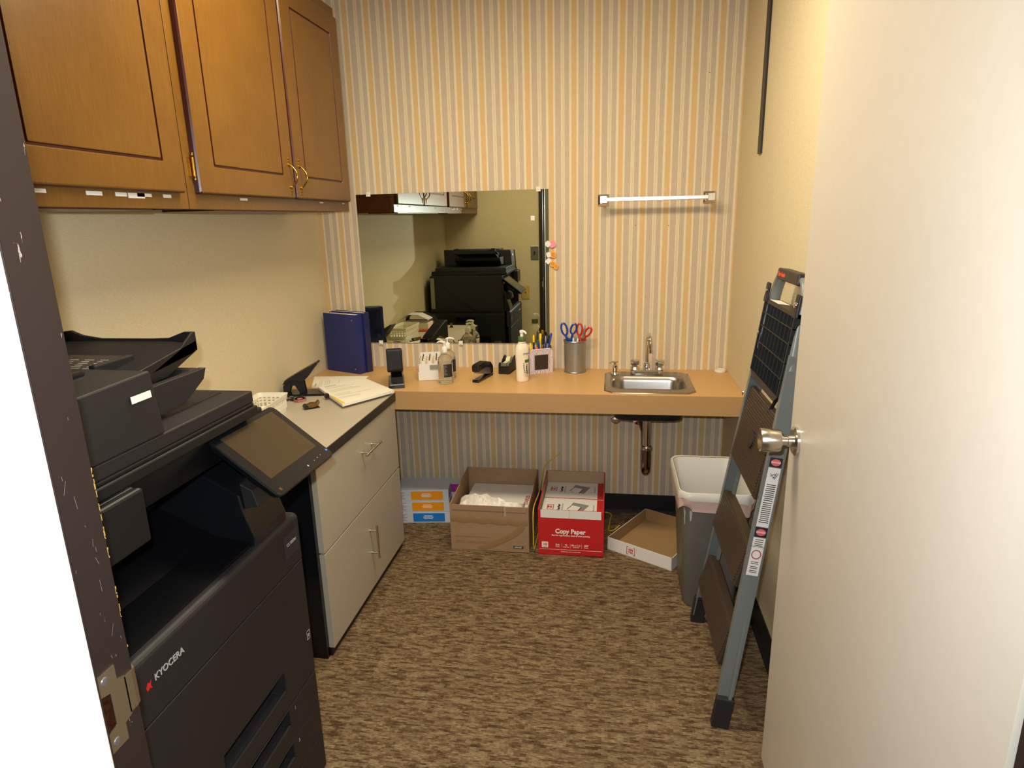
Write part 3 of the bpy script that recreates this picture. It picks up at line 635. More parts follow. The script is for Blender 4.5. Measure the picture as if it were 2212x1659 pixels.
# touch screen
TL, TR, BL = Vector((-.802, 1.108, 1.040)), Vector((-.800, 1.368, 1.036)), Vector((-.652, 1.092, .922))
fr = frame((TL+TR)/2+(BL-TL)/2, TR-TL, TL-BL)
ts = MB().loft([[(p[0], p[1], z) for p in rr(0, 0, .128-d, .095-d, .014, 0, 5)] for z, d in ((-.020, .02), (-.017, .006), (-.004, .0), (-.001, .0012), (0, .003))], True, True, False, fr).build('touch_screen', 'blkgloss', cp, sharp=30)
MB().box((-.100, -.052, .0), (.104, .080, .0005), fr).build('display', 'screen', ts)
MB().lathe([(.0028, 0), (.0022, .001), (.0005, .0012)], (.118, -.074, 0), 12, mx=fr).build('status_light', glow('blue_led', '#2a50ff', 3), ts)
MB().box((-.110, -.085, 0), (-.104, -.078, .0004), fr).build('energy_mark', 'bronze', ts)
mb = MB()
for k, x in enumerate((.02, .052, .068, .085)): mb.lathe([(.0026 if k == 0 else .0012, 0), (.0012, .0004)], (x, -.078+.001*k, 0), 10, mx=fr)
mb.build('button', 'silverink', ts)
MB().box((-.05, -.03, -.055), (.05, .03, -.018), fr).build('screen_arm', 'blk', cp, bevel=.006)

# ------------------------------------------------------------------ things on the drawer cabinet and counter
def sheets(name, corners, z, h, m, label, group=None, lines=(), title=None, skew=0):
    c = [Vector((p[0], p[1], 0)) for p in corners]; t = thing(name, label, 'papers', (sum(p.x for p in c)/4, sum(p.y for p in c)/4, z), 0, group)
    L = []
    for zz, k in ((0, 1.0), (h, 1.0)):
        L.append([p+Vector((0, 0, z+zz)) for p in c])
    st = MB().loft(L, True, True, False).build('sheets', m, t)
    # corners 0 -> 1 is the top edge, 0 -> 3 the left edge
    o = c[0]; ux = (c[1]-c[0]); uy = (c[3]-c[0]); mb = MB()
    def P(a, b, e): return o+ux*a+uy*b+Vector((0, 0, z+h+e))
    for a0, a1, b, wd in lines:
        mb.add([P(a0, b, .0003), P(a1, b, .0003), P(a1, b+wd, .0003), P(a0, b+wd, .0003)], [(0, 1, 2, 3)])
    if lines: mb.build('print', 'greyink', st)
    return t, st
random.seed(3)
ln = [(.10, .34, .07, .022)]+[(.08, .08+random.uniform(.3, .8), .16+k*.045, .006) for k in range(14) if k not in (2, 6, 7, 11)]
t, st = sheets('paper_sheets', [(-1.318, 2.585), (-1.395, 2.775), (-1.135, 2.80), (-1.10, 2.56)], ZT+.0005, .004, 'paper', 'loose white printed sheets lying in front of the navy binders', lines=ln)
t, st = sheets('paper_stack', [(-1.268, 2.545), (-1.120, 2.715), (-.908, 2.512), (-1.046, 2.292)], ZT+.006, .011, 'paper', 'thick clipped stack of printed pages at the cabinet corner', lines=ln)
MB().prism([(-1.15, 2.413), (-1.05, 2.300), (-1.040, 2.305), (-1.135, 2.405)], 'z', ZT+.0172, ZT+.0175).build('yellow_divider', 'yel', st)
MB().box((-.010, -.008, ZT+.004), (.010, .008, ZT+.0205), T(-1.172, 2.423, 0) @ R(-50)).build('binder_clip', 'blk', st)
MB().add([(-1.30, 2.53, .7378), (-1.05, 2.53, .7378), (-1.05, 2.30, .7378), (-1.25, 2.45, .7378)], [(0, 1, 2, 3)])
# three hole punch
hp = thing('hole_punch', 'black three-hole punch with raised lever by the left wall', 'hole punch', (-1.315, 2.500, .7378), 14)
mb = MB().loft([[(p[0], p[1], z) for p in [(-.088, -.040), (.09, -.046), (.098, -.03), (.085, .05), (-.06, .05), (-.088, .02)]] for z in (0, .0095)], True, True, False)
mb.v = [MW[hp.name] @ p for p in mb.v]; mb.build('base', 'blkgloss', hp, bevel=.003)
hm = MW[hp.name]
mb = MB()
for y in (-.012, .022): mb.prism([(-.080, .0095), (-.080, .040), (-.066, .060), (-.03, .068), (.006, .058), (.012, .0095), (-.012, .0095), (-.03, .042), (-.045, .042), (-.058, .0095)], 'y', y, y+.003, hm)
mb.build('frame', 'blk', hp)
mb = MB().prism([(-.082, .046), (-.070, .066), (-.02, .094), (.072, .142), (.078, .138), (.06, .118), (.03, .08), (.006, .058), (-.03, .066), (-.06, .058)], 'y', -.020, .034, hm)
mb.build('lever', 'blk', hp, bevel=.002)
mb = MB()
for x in (-.062, -.006): mb.cyl((x, .008, .014), (x, .008, .052), .005, mx=hm)
mb.build('punch_pins', 'silver', hp)
# staple remover
sr = thing('staple_remover', 'bronze and black staple remover lying on the laminate cabinet top', 'staple remover', (-1.178, 2.300, .7378), 38)
h = MW[sr.name]
for s in (0, 1):
    mb = MB().prism([(-.030, .004), (-.024, .016), (-.004, .022), (.016, .020), (.026, .030), (.028, .022), (.020, .010), (.004, .006)] if s else [(-.030, .0), (.004, .001), (.024, .004), (.028, .0), (.027, -.0), (.010, -.0)], 'y', -.014, .014, h)
    mb.build('jaw', 'bronze' if s else 'blk', sr, bevel=.001)
MB().cyl((-.026, -.017, .009), (-.026, .017, .009), .009, mx=h).build('hinge', 'blk', sr)
MB().box((-.012, .0142, .006), (.008, .0155, .017), h).build('sticker', 'ltgrey', sr)
# tape rolls
tp = thing('tape_roll', 'small red and clear tape roll in front of the hole punch', 'tape', (-1.285, 2.395, .7378))
MB().lathe([(.012, 0), (.012, .011), (.022, .011), (.022, 0)], (-1.277, 2.392, .7379), 28, caps=False).lathe([(.0121, .0), (.0219, .0)], (-1.277, 2.392, .7379), 28, caps=False).lathe([(.0121, .011), (.0219, .011)], (-1.277, 2.392, .7379), 28, caps=False).build('roll', 'pinkt', tp)
MB().lathe([(.0225, 0), (.026, .002), (.026, .012), (.0225, .013)], (-1.277, 2.392, .7379), 28, caps=False).box((-1.33, 2.388, .7379), (-1.303, 2.412, .752)).build('case', 'glassy', tp)
single(MB().tube([(-1.345, 2.372, .7425), (-1.292, 2.45, .7425)], .0035, 8), 'pen', 'ink', 'dark pen lying beside the red tape roll', 'pen')
# white basket
bk = thing('basket', 'white perforated plastic basket behind the copier touch screen', 'basket', (-1.31, 2.14, .7378), 4)
h = MW[bk.name]
mb = MB(); bw, bl, bh = .06, .125, .072
mb.loft([rr(0, 0, bw-.008, bl-.008, .012, 0, 3), rr(0, 0, bw-.008, bl-.008, .012, .003, 3)], True, True, False, h)
mb.loft([rr(0, 0, bw-.0075, bl-.0075, .012, .0, 3), rr(0, 0, bw-.006, bl-.006, .012, .018, 3), rr(0, 0, bw-.009, bl-.009, .010, .018, 3), rr(0, 0, bw-.011, bl-.011, .010, .003, 3)], False, False, False, h)
mb.loft([rr(0, 0, bw-.001, bl-.001, .014, bh-.018, 3), rr(0, 0, bw+.003, bl+.003, .014, bh, 3), rr(0, 0, bw-.001, bl-.001, .012, bh, 3), rr(0, 0, bw-.004, bl-.004, .012, bh-.018, 3), rr(0, 0, bw-.001, bl-.001, .014, bh-.018, 3)], False, False, False, h)
for zz in (.032, .044):
    mb.loft([rr(0, 0, bw-.004, bl-.004, .013, zz, 3), rr(0, 0, bw-.004, bl-.004, .013, zz+.005, 3), rr(0, 0, bw-.0065, bl-.0065, .011, zz+.005, 3), rr(0, 0, bw-.0065, bl-.0065, .011, zz, 3), rr(0, 0, bw-.004, bl-.004, .013, zz, 3)], False, False, False, h)
for s in (-1, 1):
    for k in range(13):
        y = -.108+k*.018; mb.box((s*(bw-.005)-.0015, y-.0035, .016), (s*(bw-.005)+.0015, y+.0035, bh-.016), h)
    for k in range(6):
        x = -.045+k*.018; mb.box((x-.0035, s*(bl-.005)-.0015, .016), (x+.0035, s*(bl-.005)+.0015, bh-.016), h)
mb.build('body', 'offw', bk)
# desk tray by the wall, seen in the mirror
dt = thing('desk_tray', 'black and orange desk tray of papers by the left wall, seen in the mirror', 'tray', (-1.28, 1.88, .7378))
MB().box((-1.40, 1.745, .7378), (-1.16, 1.975, .752)).build('base', 'orange', dt, bevel=.004)
MB().box((-1.39, 1.755, .752), (-1.20, 1.965, .792)).build('papers', 'paper', dt)
pts = [(-1.40, .755), (-1.39, .815), (-1.34, .846), (-1.27, .845), (-1.20, .812), (-1.17, .760)]
MB().prism(pts+[(x+.002, z-.008) for x, z in pts[::-1]], 'y', 1.765, 1.845).build('cover', 'blk', dt)
MB().prism([(x, z+.001) for x, z in pts[1:5]]+[(x, z+.004) for x, z in pts[1:5][::-1]], 'y', 1.85, 1.96).build('top_sheet', 'ltgrey', dt)
bc = thing('binder_clip', 'small black binder clip on the laminate top near the copier', 'clip', (-1.085, 1.80, .7378))
MB().prism([(-1.097, .7378), (-1.073, .7378), (-1.083, .754), (-1.087, .754)], 'y', 1.79, 1.81).build('spring', 'blk', bc)
MB().tube([(-1.084, 1.794, .753), (-1.078, 1.794, .770), (-1.078, 1.806, .770), (-1.084, 1.806, .753)], .001, 6).tube([(-1.086, 1.794, .753), (-1.092, 1.794, .770), (-1.092, 1.806, .770), (-1.086, 1.806, .753)], .001, 6).build('wire_arms', 'brass', bc)

# navy binders
ub = Vector((-.92, .392, 0)); nb = Vector((.392, .92, 0))
def binder(B, Lw, t_, H, label, spine_m, sleeve=False):
    bo = thing('ring_binder', label, 'binder', (B.x, B.y, ZT), 0, 'navy ring binders'); fr_ = frame((B.x, B.y, ZT), -ub, nb)   # local x towards the spine, y thickness, z up
    fr_ = Matrix(((-ub.x, nb.x, 0, B.x), (-ub.y, nb.y, 0, B.y), (0, 0, 1, ZT), (0, 0, 0, 1)))
    MB().box((-Lw, 0, .0), (0, .003, H), fr_).build('front_cover', 'navy', bo, bevel=.001)
    MB().box((-Lw, t_-.003, 0), (0, t_, H), fr_).build('back_cover', 'navy', bo, bevel=.001)
    MB().box((-.001, .0, 0), (.003, t_, H), fr_).build('spine', spine_m, bo, bevel=.001)
    MB().box((-Lw+.012, .006, .008), (-.012, t_-.006, H-.003), fr_).build('pages', 'paper', bo)
    MB().prism([(-Lw+.02, .0045), (-.03, .0045), (-.008, .0055), (-.008, t_*.55), (-.03, .008)], 'z', H-.020, H-.0055, fr_).build('divider', 'white', bo)
    for z in (.022, H-.028): MB().lathe([(.004, 0), (.0035, -.0012), (.001, -.0015)], (-.024, 0, z), 12, 'y', fr_).build('rivet', 'silver', bo)
    if sleeve: MB().box((-Lw+.01, t_, .008), (-.01, t_+.0006, H-.012), fr_).build('clear_sleeve', 'navy2', bo)
    return bo
binder(Vector((-1.197, 2.848, 0)), .216, .044, .288, 'front navy ring binder standing on the countertop in the left corner', 'navy')
binder(Vector((-1.171, 2.887, 0)), .216, .036, .292, 'second navy ring binder, behind the front one against the wall', 'navy2', True)

# heavy duty stapler with raised handle
hs_ = thing('heavy_stapler', 'tall black heavy-duty stapler with its long handle raised', 'stapler', (-.958, 2.695, ZT), 19)
h = MW[hs_.name]
MB().box((-.036, -.10, .0005), (.034, .10, .014), h).build('base', 'blkgloss', hs_, bevel=.003)
MB().box((-.030, -.092, .014), (.030, .06, .018), h).build('anvil', 'silver', hs_)
MB().prism([(-.088, .020), (-.075, .046), (-.02, .074), (.06, .10), (.095, .10), (.10, .018), (.03, .018), (-.02, .03), (-.06, .022)], 'x', -.024, .030, h).build('head', 'blkgloss', hs_, bevel=.004)
MB().prism([(-.100, .082), (-.098, .174), (-.086, .178), (-.03, .150), (.04, .112), (.09, .075), (.085, .06), (.05, .075), (-.02, .10), (-.05, .088), (-.085, .070)], 'x', -.037, .032, h).build('handle', 'blk', hs_, bevel=.005)

# carton with cream rolls
cb_ = thing('carton', 'small open white carton beside the clear pump bottles', 'carton', (-.838, 2.834, ZT), 14)
h = MW[cb_.name]
def open_box(x0, x1, y0, y1, z0, z1, t=.0015, mx=None, front=None):
    mb = MB().box((x0, y0, z0), (x1, y1, z0+t), mx)
    f = z1 if front is None else front
    mb.box((x0, y0, z0), (x1, y0+t, f), mx).box((x0, y1-t, z0), (x1, y1, z1), mx)
    for a in (x0, x1-t): mb.prism([(y0+t, z0+t), (y1-t, z0+t), (y1-t, z1), (y0+t, f)], 'x', a, a+t, mx)
    return mb
open_box(-.052, .052, -.085, .085, .0005, .040, mx=h).build('outer_tray', 'white', cb_)
open_box(-.0485, .0485, -.081, .081, .0025, .100, front=.078, mx=h).build('inner_box', 'white', cb_)
MB().box((.002, -.0855, .052), (.04, -.0848, .072), h).build('print', 'greyink', cb_)
k = 0
rollp = None
for iy in range(3):
    for ix in range(3):
        p = h @ Vector((-.031+ix*.031, -.052+iy*.05, .004))
        q = thing('cream_roll', 'cream paper roll standing in the small white carton', 'roll', tuple(p), 0, 'cream rolls in the white carton')
        MB().lathe([(.0148, 0), (.0148, .078), (.014, .084), (.006, .084), (.005, .076), (.001, .076)], tuple(p), 20).build('body', 'cream', q)
        MB().cyl(p+Vector((0, 0, .076)), p+Vector((0, 0, .094)), .0025, n=8).build('pin', 'ink', q)

# clear pump bottles
def pump(parent, c, z, m, rz, rc=.0125, big=1.0):
    h = T(c[0], c[1], z) @ R(rz)
    MB().lathe([(rc, 0), (rc*1.02, .002), (rc, .020), (rc*.82, .024), (rc*.55, .025), (.0045, .026), (.0045, .040), (.007, .040), (.0075, .046), (.001, .048)], (0, 0, 0), 24, mx=h).tube([(0, 0, .0435), (.012, 0, .0465), (.026, 0, .046), (.034, 0, .041)], [.0055, .0052, .004, .003], 10, mx=h).build('pump', m, parent)
for (x, y, rz, lb, lab) in ((-.732, 2.712, 170, 38, 'front clear pump bottle with a black label on the countertop'), (-.742, 2.806, -8, 60, 'rear clear pump bottle, behind the front one by the white carton')):
    b = thing('pump_bottle', lab, 'bottle', (x, y, ZT), 0, 'clear pump bottles')
    MB().lathe([(.028, .0005), (.0325, .004), (.0335, .012), (.0335, .100), (.031, .116), (.022, .127), (.013, .132), (.0125, .142)], (x, y, ZT), 36).build('body', 'gel', b)
    MB().lathe([(.0338, .032), (.0338, .094)], (x, y, ZT), 36, caps=False).build('clear_wrap', 'glassy', b)
    L = []
    for z in (.034, .092): L.append([(x+.0342*math.cos(rad(a)), y+.0342*math.sin(rad(a)), ZT+z) for a in range(-88+lb-38, -20+lb-38+8, 6)])
    mb = MB(); n = len(L[0]); mb.add(L[0]+L[1], [(i, i+1, n+i+1, n+i) for i in range(n-1)], True)
    lbo = mb.build('label', 'label', b, label='black label')
    m2 = MB()
    for j in range(8):
        z = ZT+.044+j*.006
        a0, a1 = -108+lb-20, -80+lb-20-(j % 3)*6
        pts = [(x+.0345*math.cos(rad(a)), y+.0345*math.sin(rad(a))) for a in (a0, (a0+a1)/2, a1)]
        for (p, q) in zip(pts, pts[1:]): m2.add([(p[0], p[1], z), (q[0], q[1], z), (q[0], q[1], z+.0018), (p[0], p[1], z+.0018)], [(0, 1, 2, 3)])
    m2.build('print', 'greyink', lbo)
    pump(b, (x, y), ZT+.142, 'white', rz)

# desk stapler
sp_ = thing('desk_stapler', 'small black desk stapler on the tan countertop', 'stapler', (-.578, 2.80, ZT), -14)
h = MW[sp_.name]
MB().prism([(-.082, 0), (.076, 0), (.080, .010), (.05, .014), (-.078, .012), (-.083, .008)], 'x', -.016, .016, h).build('base', 'blkgloss', sp_, bevel=.002)
MB().prism([(-.074, .050), (-.074, .042), (.04, .014), (.07, .012), (.072, .040), (.03, .056)], 'x', -.011, .011, h).build('magazine', 'silver', sp_, bevel=.001)
MB().prism([(-.080, .048), (-.083, .074), (-.070, .082), (.0, .084), (.055, .070), (.078, .046), (.078, .012), (.066, .012), (.05, .044), (.0, .054)], 'x', -.0165, .0165, h).build('arm', 'blkgloss', sp_, bevel=.003)
# tape dispenser
td = thing('tape_dispenser', 'black tape dispenser with a pale roll against the striped wall', 'tape dispenser', (-.487, 2.950, ZT), -8)
h = MW[td.name]
for s in (-.027, .023): MB().prism([(-.060, 0), (.062, 0), (.066, .036), (.060, .062), (.040, .073), (.018, .070), (-.02, .046), (-.052, .054), (-.062, .044)], 'x', s, s+.004, h).build('side', 'blk', td, bevel=.001)
MB().box((-.027, -.060, .0003), (.027, .062, .012), h).box((-.027, -.063, 0), (.027, -.055, .040), h).box((-.027, .056, 0), (.027, .066, .040), h).build('base', 'blk', td, bevel=.002)
MB().cyl((-.010, .026, .040), (.010, .026, .040), .028, n=32, mx=h).box((-.009, -.058, .051), (.009, .010, .0525), h).build('tape', 'tapem', td)
MB().box((-.014, -.064, .040), (.014, -.058, .054), h).build('cutter', 'silver', td)

# lotion bottle
lb_ = thing('lotion_bottle', 'cream lotion bottle with a green collar and white pump', 'bottle', (-.390, 2.765, ZT), 30)
h = MW[lb_.name]
pr_ = [(.60, 0), (.84, .001), (.90, .006), (.90, .03), (.94, .08), (1.0, .128), (.97, .150), (.80, .166), (.58, .174), (.50, .176), (.52, .179), (.50, .182)]
MB().loft([[(.032*k*math.cos(2*PI*i/40), (.021*k+.003*(1-k))*math.sin(2*PI*i/40) if k > .55 else .016*math.sin(2*PI*i/40)*k*2, z) for i in range(40)] for k, z in pr_], True, True, True, h).build('body', 'cream', lb_)
lbody = [o for o in lb_.children if o.name.startswith('body')][0]
fm = h @ frame((0, -.0215, 0), (1, 0, 0), (0, 0, 1))
text('Aveeno', frame(h @ Vector((.012, -.0212, .130)), h.to_3x3() @ Vector((1, .22, 0)), (0, 0, 1)), .011, 'ink', lbody)
gb = MB()
for i in range(6):
    a0, a1 = rad(-82+i*9), rad(-82+(i+1)*9)
    gb.add([h @ Vector((.0313*math.cos(a), .0208*math.sin(a)-.0004, z)) for a in (a0, a1) for z in (.088, .102)], [(0, 1, 3, 2)])
gb.build('green_band', mat('green_ink', '#3d6b32', .5), lbody)
sg = MB()
random.seed(5)
for (x0, lean, zt) in ((.004, -.004, .082), (.011, .004, .076), (.017, -.002, .07)):
    pts = [(x0+lean*k/6+.0015*math.sin(k), .022+k*(zt-.022)/6) for k in range(7)]
    f3 = lambda x, z: (h @ Vector((x, -.0205*math.sqrt(max(0, 1-(x/.031)**2))-.0006, z)))
    sg.tube([f3(*p) for p in pts], .0006, 5)
    for k in range(2, 7):
        for s in (-1, 1): sg.lathe([(.0003, 0), (.0011, .003), (.0002, .006)], tuple(f3(pts[k][0]+s*.002, pts[k][1])), 6)
sg.build('oat_drawing', mat('dark_olive_ink', '#3a3d26', .6), lbody)
MB().lathe([(.0165, .182), (.017, .184), (.017, .203), (.0155, .205)], (0, 0, 0), 28, mx=h).build('collar', 'green', lb_)
MB().lathe([(.0075, .205), (.0075, .219), (.0095, .221), (.0095, .227), (.001, .230)], (0, 0, 0), 20, mx=h).tube([(-.006, 0, .226), (.004, 0, .2285), (.016, 0, .226), (.024, 0, .218)], [.007, .0065, .005, .004], 12, mx=h @ R(-55)).build('pump', 'white', lb_)

# square pen holder
ph = thing('pen_holder', 'square lilac patterned pen holder with a brown front panel', 'pen holder', (-.336, 2.945, ZT), 30)
h = MW[ph.name]
def holder_panel(sx0, sx1, y):
    return [(sx0, 0), (sx1, 0), (sx1, .105), (sx1-.010, .115), (sx0+.010, .115), (sx0, .105)]
m_l = mat('lilac_stripe_print', '#dccbd2', .45); nt = m_l.node_tree
wv = nt.nodes.new('ShaderNodeTexWave'); wv.bands_direction = 'X'; wv.inputs['Scale'].default_value = 45; wv.inputs['Distortion'].default_value = 6; wv.inputs['Detail'].default_value = 3
rp = ramp(nt, [(.3, '#9a8b9c'), (.55, '#e4d3d6'), (1, '#efe2de')]); tc_ = nt.nodes.new('ShaderNodeTexCoord')
nt.links.new(tc_.outputs['Object'], wv.inputs['Vector']); nt.links.new(wv.outputs[0], rp.inputs[0]); nt.links.new(rp.outputs[0], nt.nodes['Principled BSDF'].inputs['Base Color'])
mb = MB().prism(holder_panel(-.056, .056, 0), 'y', -.032, -.029, h).prism(holder_panel(-.056, .056, 0), 'y', .029, .032, h).box((-.056, -.03, 0), (-.053, .03, .10), h).box((.053, -.03, 0), (.056, .03, .10), h).box((-.056, -.03, 0), (.056, .03, .003), h)
mb.build('body', m_l, ph, bevel=.0006)
MB().tube([(-.057, -.031, 0), (-.057, -.031, .104), (-.046, -.031, .1155), (.046, -.031, .1155), (.057, -.031, .104), (.057, -.031, 0)], .0026, 8, mx=h).build('rim', 'lilac', ph)
MB().box((-.034, -.0335, .019), (.034, -.0322, .089), h).build('panel', 'chalk', ph)
def pen(base, top, r, m, tipm, label, cat='pen', clip=True, grp='pens in the lilac holder', hm=None):
    base = (hm or h) @ Vector(base); top = (hm or h) @ Vector(top); d = top-base; o = thing('pen', label, cat, tuple(base), 0, grp)
    MB().cyl(base, base+d*.80, r, n=12).build('barrel', m, o)
    MB().tube([base+d*.80, base+d*.97, top], [r*1.12, r*1.05, r*.5], 12).build('cap', tipm, o)
    if clip:
        s = d.cross(Vector((1, .3, 0))).normalized()*(r*1.45); MB().tube([base+d*.93+s, base+d*.72+s], r*.28, 6).build('clip', 'silver', o)
P_ = [((-.040, -.016, .004), (-.050, -.021, .148), .0055, 'yel', 'yel', 'yellow marker at the left end of the lilac pen holder'),
      ((-.020, .010, .004), (-.022, .006, .180), .0045, 'ink', 'yel', 'dark pen with a yellow end in the lilac holder'),
      ((-.012, -.018, .004), (-.020, -.024, .128), .006, 'yel', 'orange', 'short yellow and orange marker behind the brown panel'),
      ((.002, .018, .004), (.004, .020, .192), .0045, 'green', 'ink', 'dark green pen standing tallest at the centre of the holder'),
      ((.006, -.006, .004), (-.004, -.012, .152), .0042, 'blue', 'blue', 'short blue pen in the middle of the lilac holder'),
      ((.016, .012, .004), (.018, .018, .182), .006, 'yel', 'yel', 'yellow highlighter standing behind the grey pen'),
      ((.018, -.006, .004), (.014, -.014, .168), .005, 'silver', 'ink', 'grey pen with dark grip in front of the yellow highlighter'),
      ((.030, .006, .004), (.030, .016, .178), .0042, 'ink', 'ink', 'black pen right of the yellow highlighter'),
      ((.022, -.012, .004), (.060, -.016, .186), .0048, 'blue', 'blue', 'long blue pen leaning out to the right'),
      ((.036, .000, .004), (.040, .006, .170), .0042, 'blue', 'silver', 'blue and silver pen behind the leaning blue pen'),
      ((.044, -.020, .004), (.050, -.024, .130), .005, mat('sky_plastic', '#4ba0c8', .3), 'ink', 'light blue pen at the right corner of the lilac holder')]
for p in P_: pen(*p)

# mesh cup with scissors
mc = thing('mesh_cup', 'round grey wire mesh cup holding blue and red scissors', 'cup', (-.165, 2.967, ZT))
MB().lathe([(.046, .0005), (.049, .003), (.050, .010), (.052, .150), (.0505, .150), (.0485, .006), (.001, .005)], (-.165, 2.967, ZT), 48).build('mesh_wall', 'meshm', mc)
mb = MB()
for r, z in ((.0535, .150), (.0505, .003)):
    pts = [(-.165+r*math.cos(2*PI*i/40), 2.967+r*math.sin(2*PI*i/40), ZT+z) for i in range(41)]; mb.tube(pts, .0028, 8, caps=False)
mb.build('rim', 'silver', mc)
def scissors(c, a, m, label, sc=1.0, ty=0):
    c = Vector(c); o = thing('scissors', label, 'scissors', tuple(c)); hh = T(*c) @ R(ty) @ R(a, 'Y')
    def ring(cx, cz, rx, rz, t, rot):
        pts = []
        for i in range(25):
            q = 2*PI*i/24; x, z = rx*math.cos(q), rz*math.sin(q); pts.append((cx+x*math.cos(rot)-z*math.sin(rot), 0, cz+x*math.sin(rot)+z*math.cos(rot)))
        return pts
    MB().tube(ring(-.021*sc, .186*sc, .0125*sc, .027*sc, 0, .14), .0048, 8, mx=hh, caps=False).tube([(-.020*sc, 0, .160*sc), (-.006*sc, 0, .132*sc), (0, 0, .115*sc)], [.005, .007, .006], 8, mx=hh).build('handle', m, o)
    MB().tube(ring(.020*sc, .183*sc, .012*sc, .023*sc, 0, -.38), .0048, 8, mx=hh, caps=False).tube([(.014*sc, 0, .162*sc), (.006*sc, 0, .135*sc), (0, 0, .115*sc)], [.005, .007, .006], 8, mx=hh).build('handle', m, o)
    MB().prism([(-.006, .118*sc), (.006, .118*sc), (.003, .006), (-.003, .004)], 'y', -.001, .001, hh).build('blade', 'silver', o)
scissors((-.176, 2.962, ZT+.010), -5, 'blue', 'blue-handled scissors in the grey mesh cup', 1.06, 8)
scissors((-.156, 2.975, ZT+.010), 10, 'redp', 'red-handled scissors in the grey mesh cup', 1.02, -10)
I = Matrix()
pen((-.172, 2.945, ZT+.008), (-.170, 2.922, ZT+.170), .0045, 'ltgrey', 'ltgrey', 'grey pen at the front of the mesh cup', grp='pens in the mesh cup', hm=I)
pen((-.160, 2.945, ZT+.008), (-.150, 2.925, ZT+.168), .004, 'silver', 'white', 'silver pen at the front of the mesh cup', grp='pens in the mesh cup', hm=I)
pen((-.150, 2.950, ZT+.008), (-.118, 2.945, ZT+.225), .004, 'glassy', 'silver', 'clear pen leaning right beside the red scissors', grp='pens in the mesh cup', hm=I)

# ------------------------------------------------------------------ floor: boxes
tn = []
trot = 7
def toner(z, col, label, lx=0, dy=0, L=.31, H=.058, name='toner_box'):
    o = thing(name, label, 'box', (-.93+lx, 2.835+dy, z), trot, 'toner boxes stacked under the counter'); h = MW[o.name]
    MB().box((-L/2, -.05, 0), (L/2, .05, H), h).build('carton', 'toner', o, bevel=.0015)
    pr = MB().box((-.03, -.0512, .008), (L/2-.028, -.0500, H-.006), h).build('colour_panel', col, o)
    q = h @ frame((.045, -.0514, H*.5), (1, 0, 0), (0, 0, 1))
    m2 = MB()
    for j, (a, b) in enumerate(((-.02, .02), (-.026, .026), (-.022, .022))): m2.box((a, .008-j*.007, 0), (b, .011-j*.007, .0004), q)
    m2.build('print', 'whiteink', pr)
    m3 = MB()
    for j in range(5): m3.box((-.14, -.0506, .012+j*.008), (-.06-.01*(j % 2), -.05, .0145+j*.008), h)
    m3.build('small_print', 'greyink', o)
toner(.0005, 'blab', 'toner box with a blue panel at the bottom of the stack')
toner(.059, 'olab', 'toner box with an orange panel in the middle of the stack', -.002)
toner(.1175, 'olab', 'topmost toner box with an orange panel', -.004)
o = thing('toner_box', 'flat box with a magenta end behind the orange and blue toner boxes', 'box', (-.86, 2.940, 0), 4)
h = MW[o.name]
MB().box((-.20, -.035, 0), (.115, .035, .162), h).build('carton', 'toner', o, bevel=.0015); MB().box((.02, -.0356, .118), (.1155, -.035, .161), h).build('colour_panel', 'mlab', o)

# brown carton
bb = thing('cardboard_box', 'worn open brown cardboard box patched with packing tape', 'box', (-.52, 2.75, 0))
bx0, bx1, by0, by1 = -.702, -.345, 2.548, 2.935
def carton(x0, x1, y0, y1, zf, zb, t=.004):
    out = MB().box((x0, y0, .0005), (x1, y0+t, zf)).box((x0, y1-t, .0005), (x1, y1, zb)).box((x0, y0, .0005), (x1, y1, .0045))
    for a in (x0, x1-t): out.prism([(y0+t, .004), (y1-t, .004), (y1-t, zb), (y0+t, zf)], 'x', a, a+t)
    return out
carton(bx0, bx1, by0, by1, .222, .248).build('carton', 'card', bb, bevel=.0012)
MB().box((bx0+.012, by0-.0028, .200), (bx0+.250, by0-.0004, .2255)).box((bx0+.254, by0-.0022, .198), (bx1-.010, by0-.0004, .2225)).build('folded_flap', 'card', bb, bevel=.0008)
MB().box((bx0+.2508, by0-.001, .178), (bx0+.2528, by0-.0002, .222)).build('tear', 'white', bb)
mb = MB(); random.seed(11)
def tapestrip(pts, wd, name='packing_tape'):
    mb = MB(); n = len(pts); vs = []
    for i, (x, z) in enumerate(pts):
        a = pts[max(0, i-1)]; b = pts[min(n-1, i+1)]; d = Vector((b[0]-a[0], b[1]-a[1])).normalized(); nx, nz = -d.y, d.x
        e = .0018+.0016*math.sin(i*2.3)*math.cos(i*.7)
        for s in (-1, 0, 1): vs.append((x+nx*s*wd/2, by0-.0006-abs(e)*(1 if s == 0 else .4), z+nz*s*wd/2))
    fs = []
    for i in range(n-1):
        for j in range(2): fs.append((i*3+j, i*3+j+1, i*3+j+4, i*3+j+3))
    mb.add(vs, fs, True); return mb
tapestrip([(bx0+.002+.349*k/30, .153+.003*math.sin(k*.9)-.0002*k) for k in range(31)], .024).build('packing_tape', 'tapeb', bb, label='glossy brown packing tape')
tapestrip([(bx1-.028-.20*(k/14)**1.15-.0*k, .135-.125*(k/14)**.75) for k in range(15)], .026).build('packing_tape', 'tapeb', bb, label='curved brown packing tape')
lb2 = MB().box((bx1-.072, by0-.0012, .022), (bx1-.026, by0-.0002, .035)).build('paper_label', 'ink', bb, label='black printed label')
text('LEGNET', frame((bx1-.049, by0-.0014, .0283), (1, 0, 0), (0, 0, 1)), .010, 'whiteink', lb2)
mb = MB()
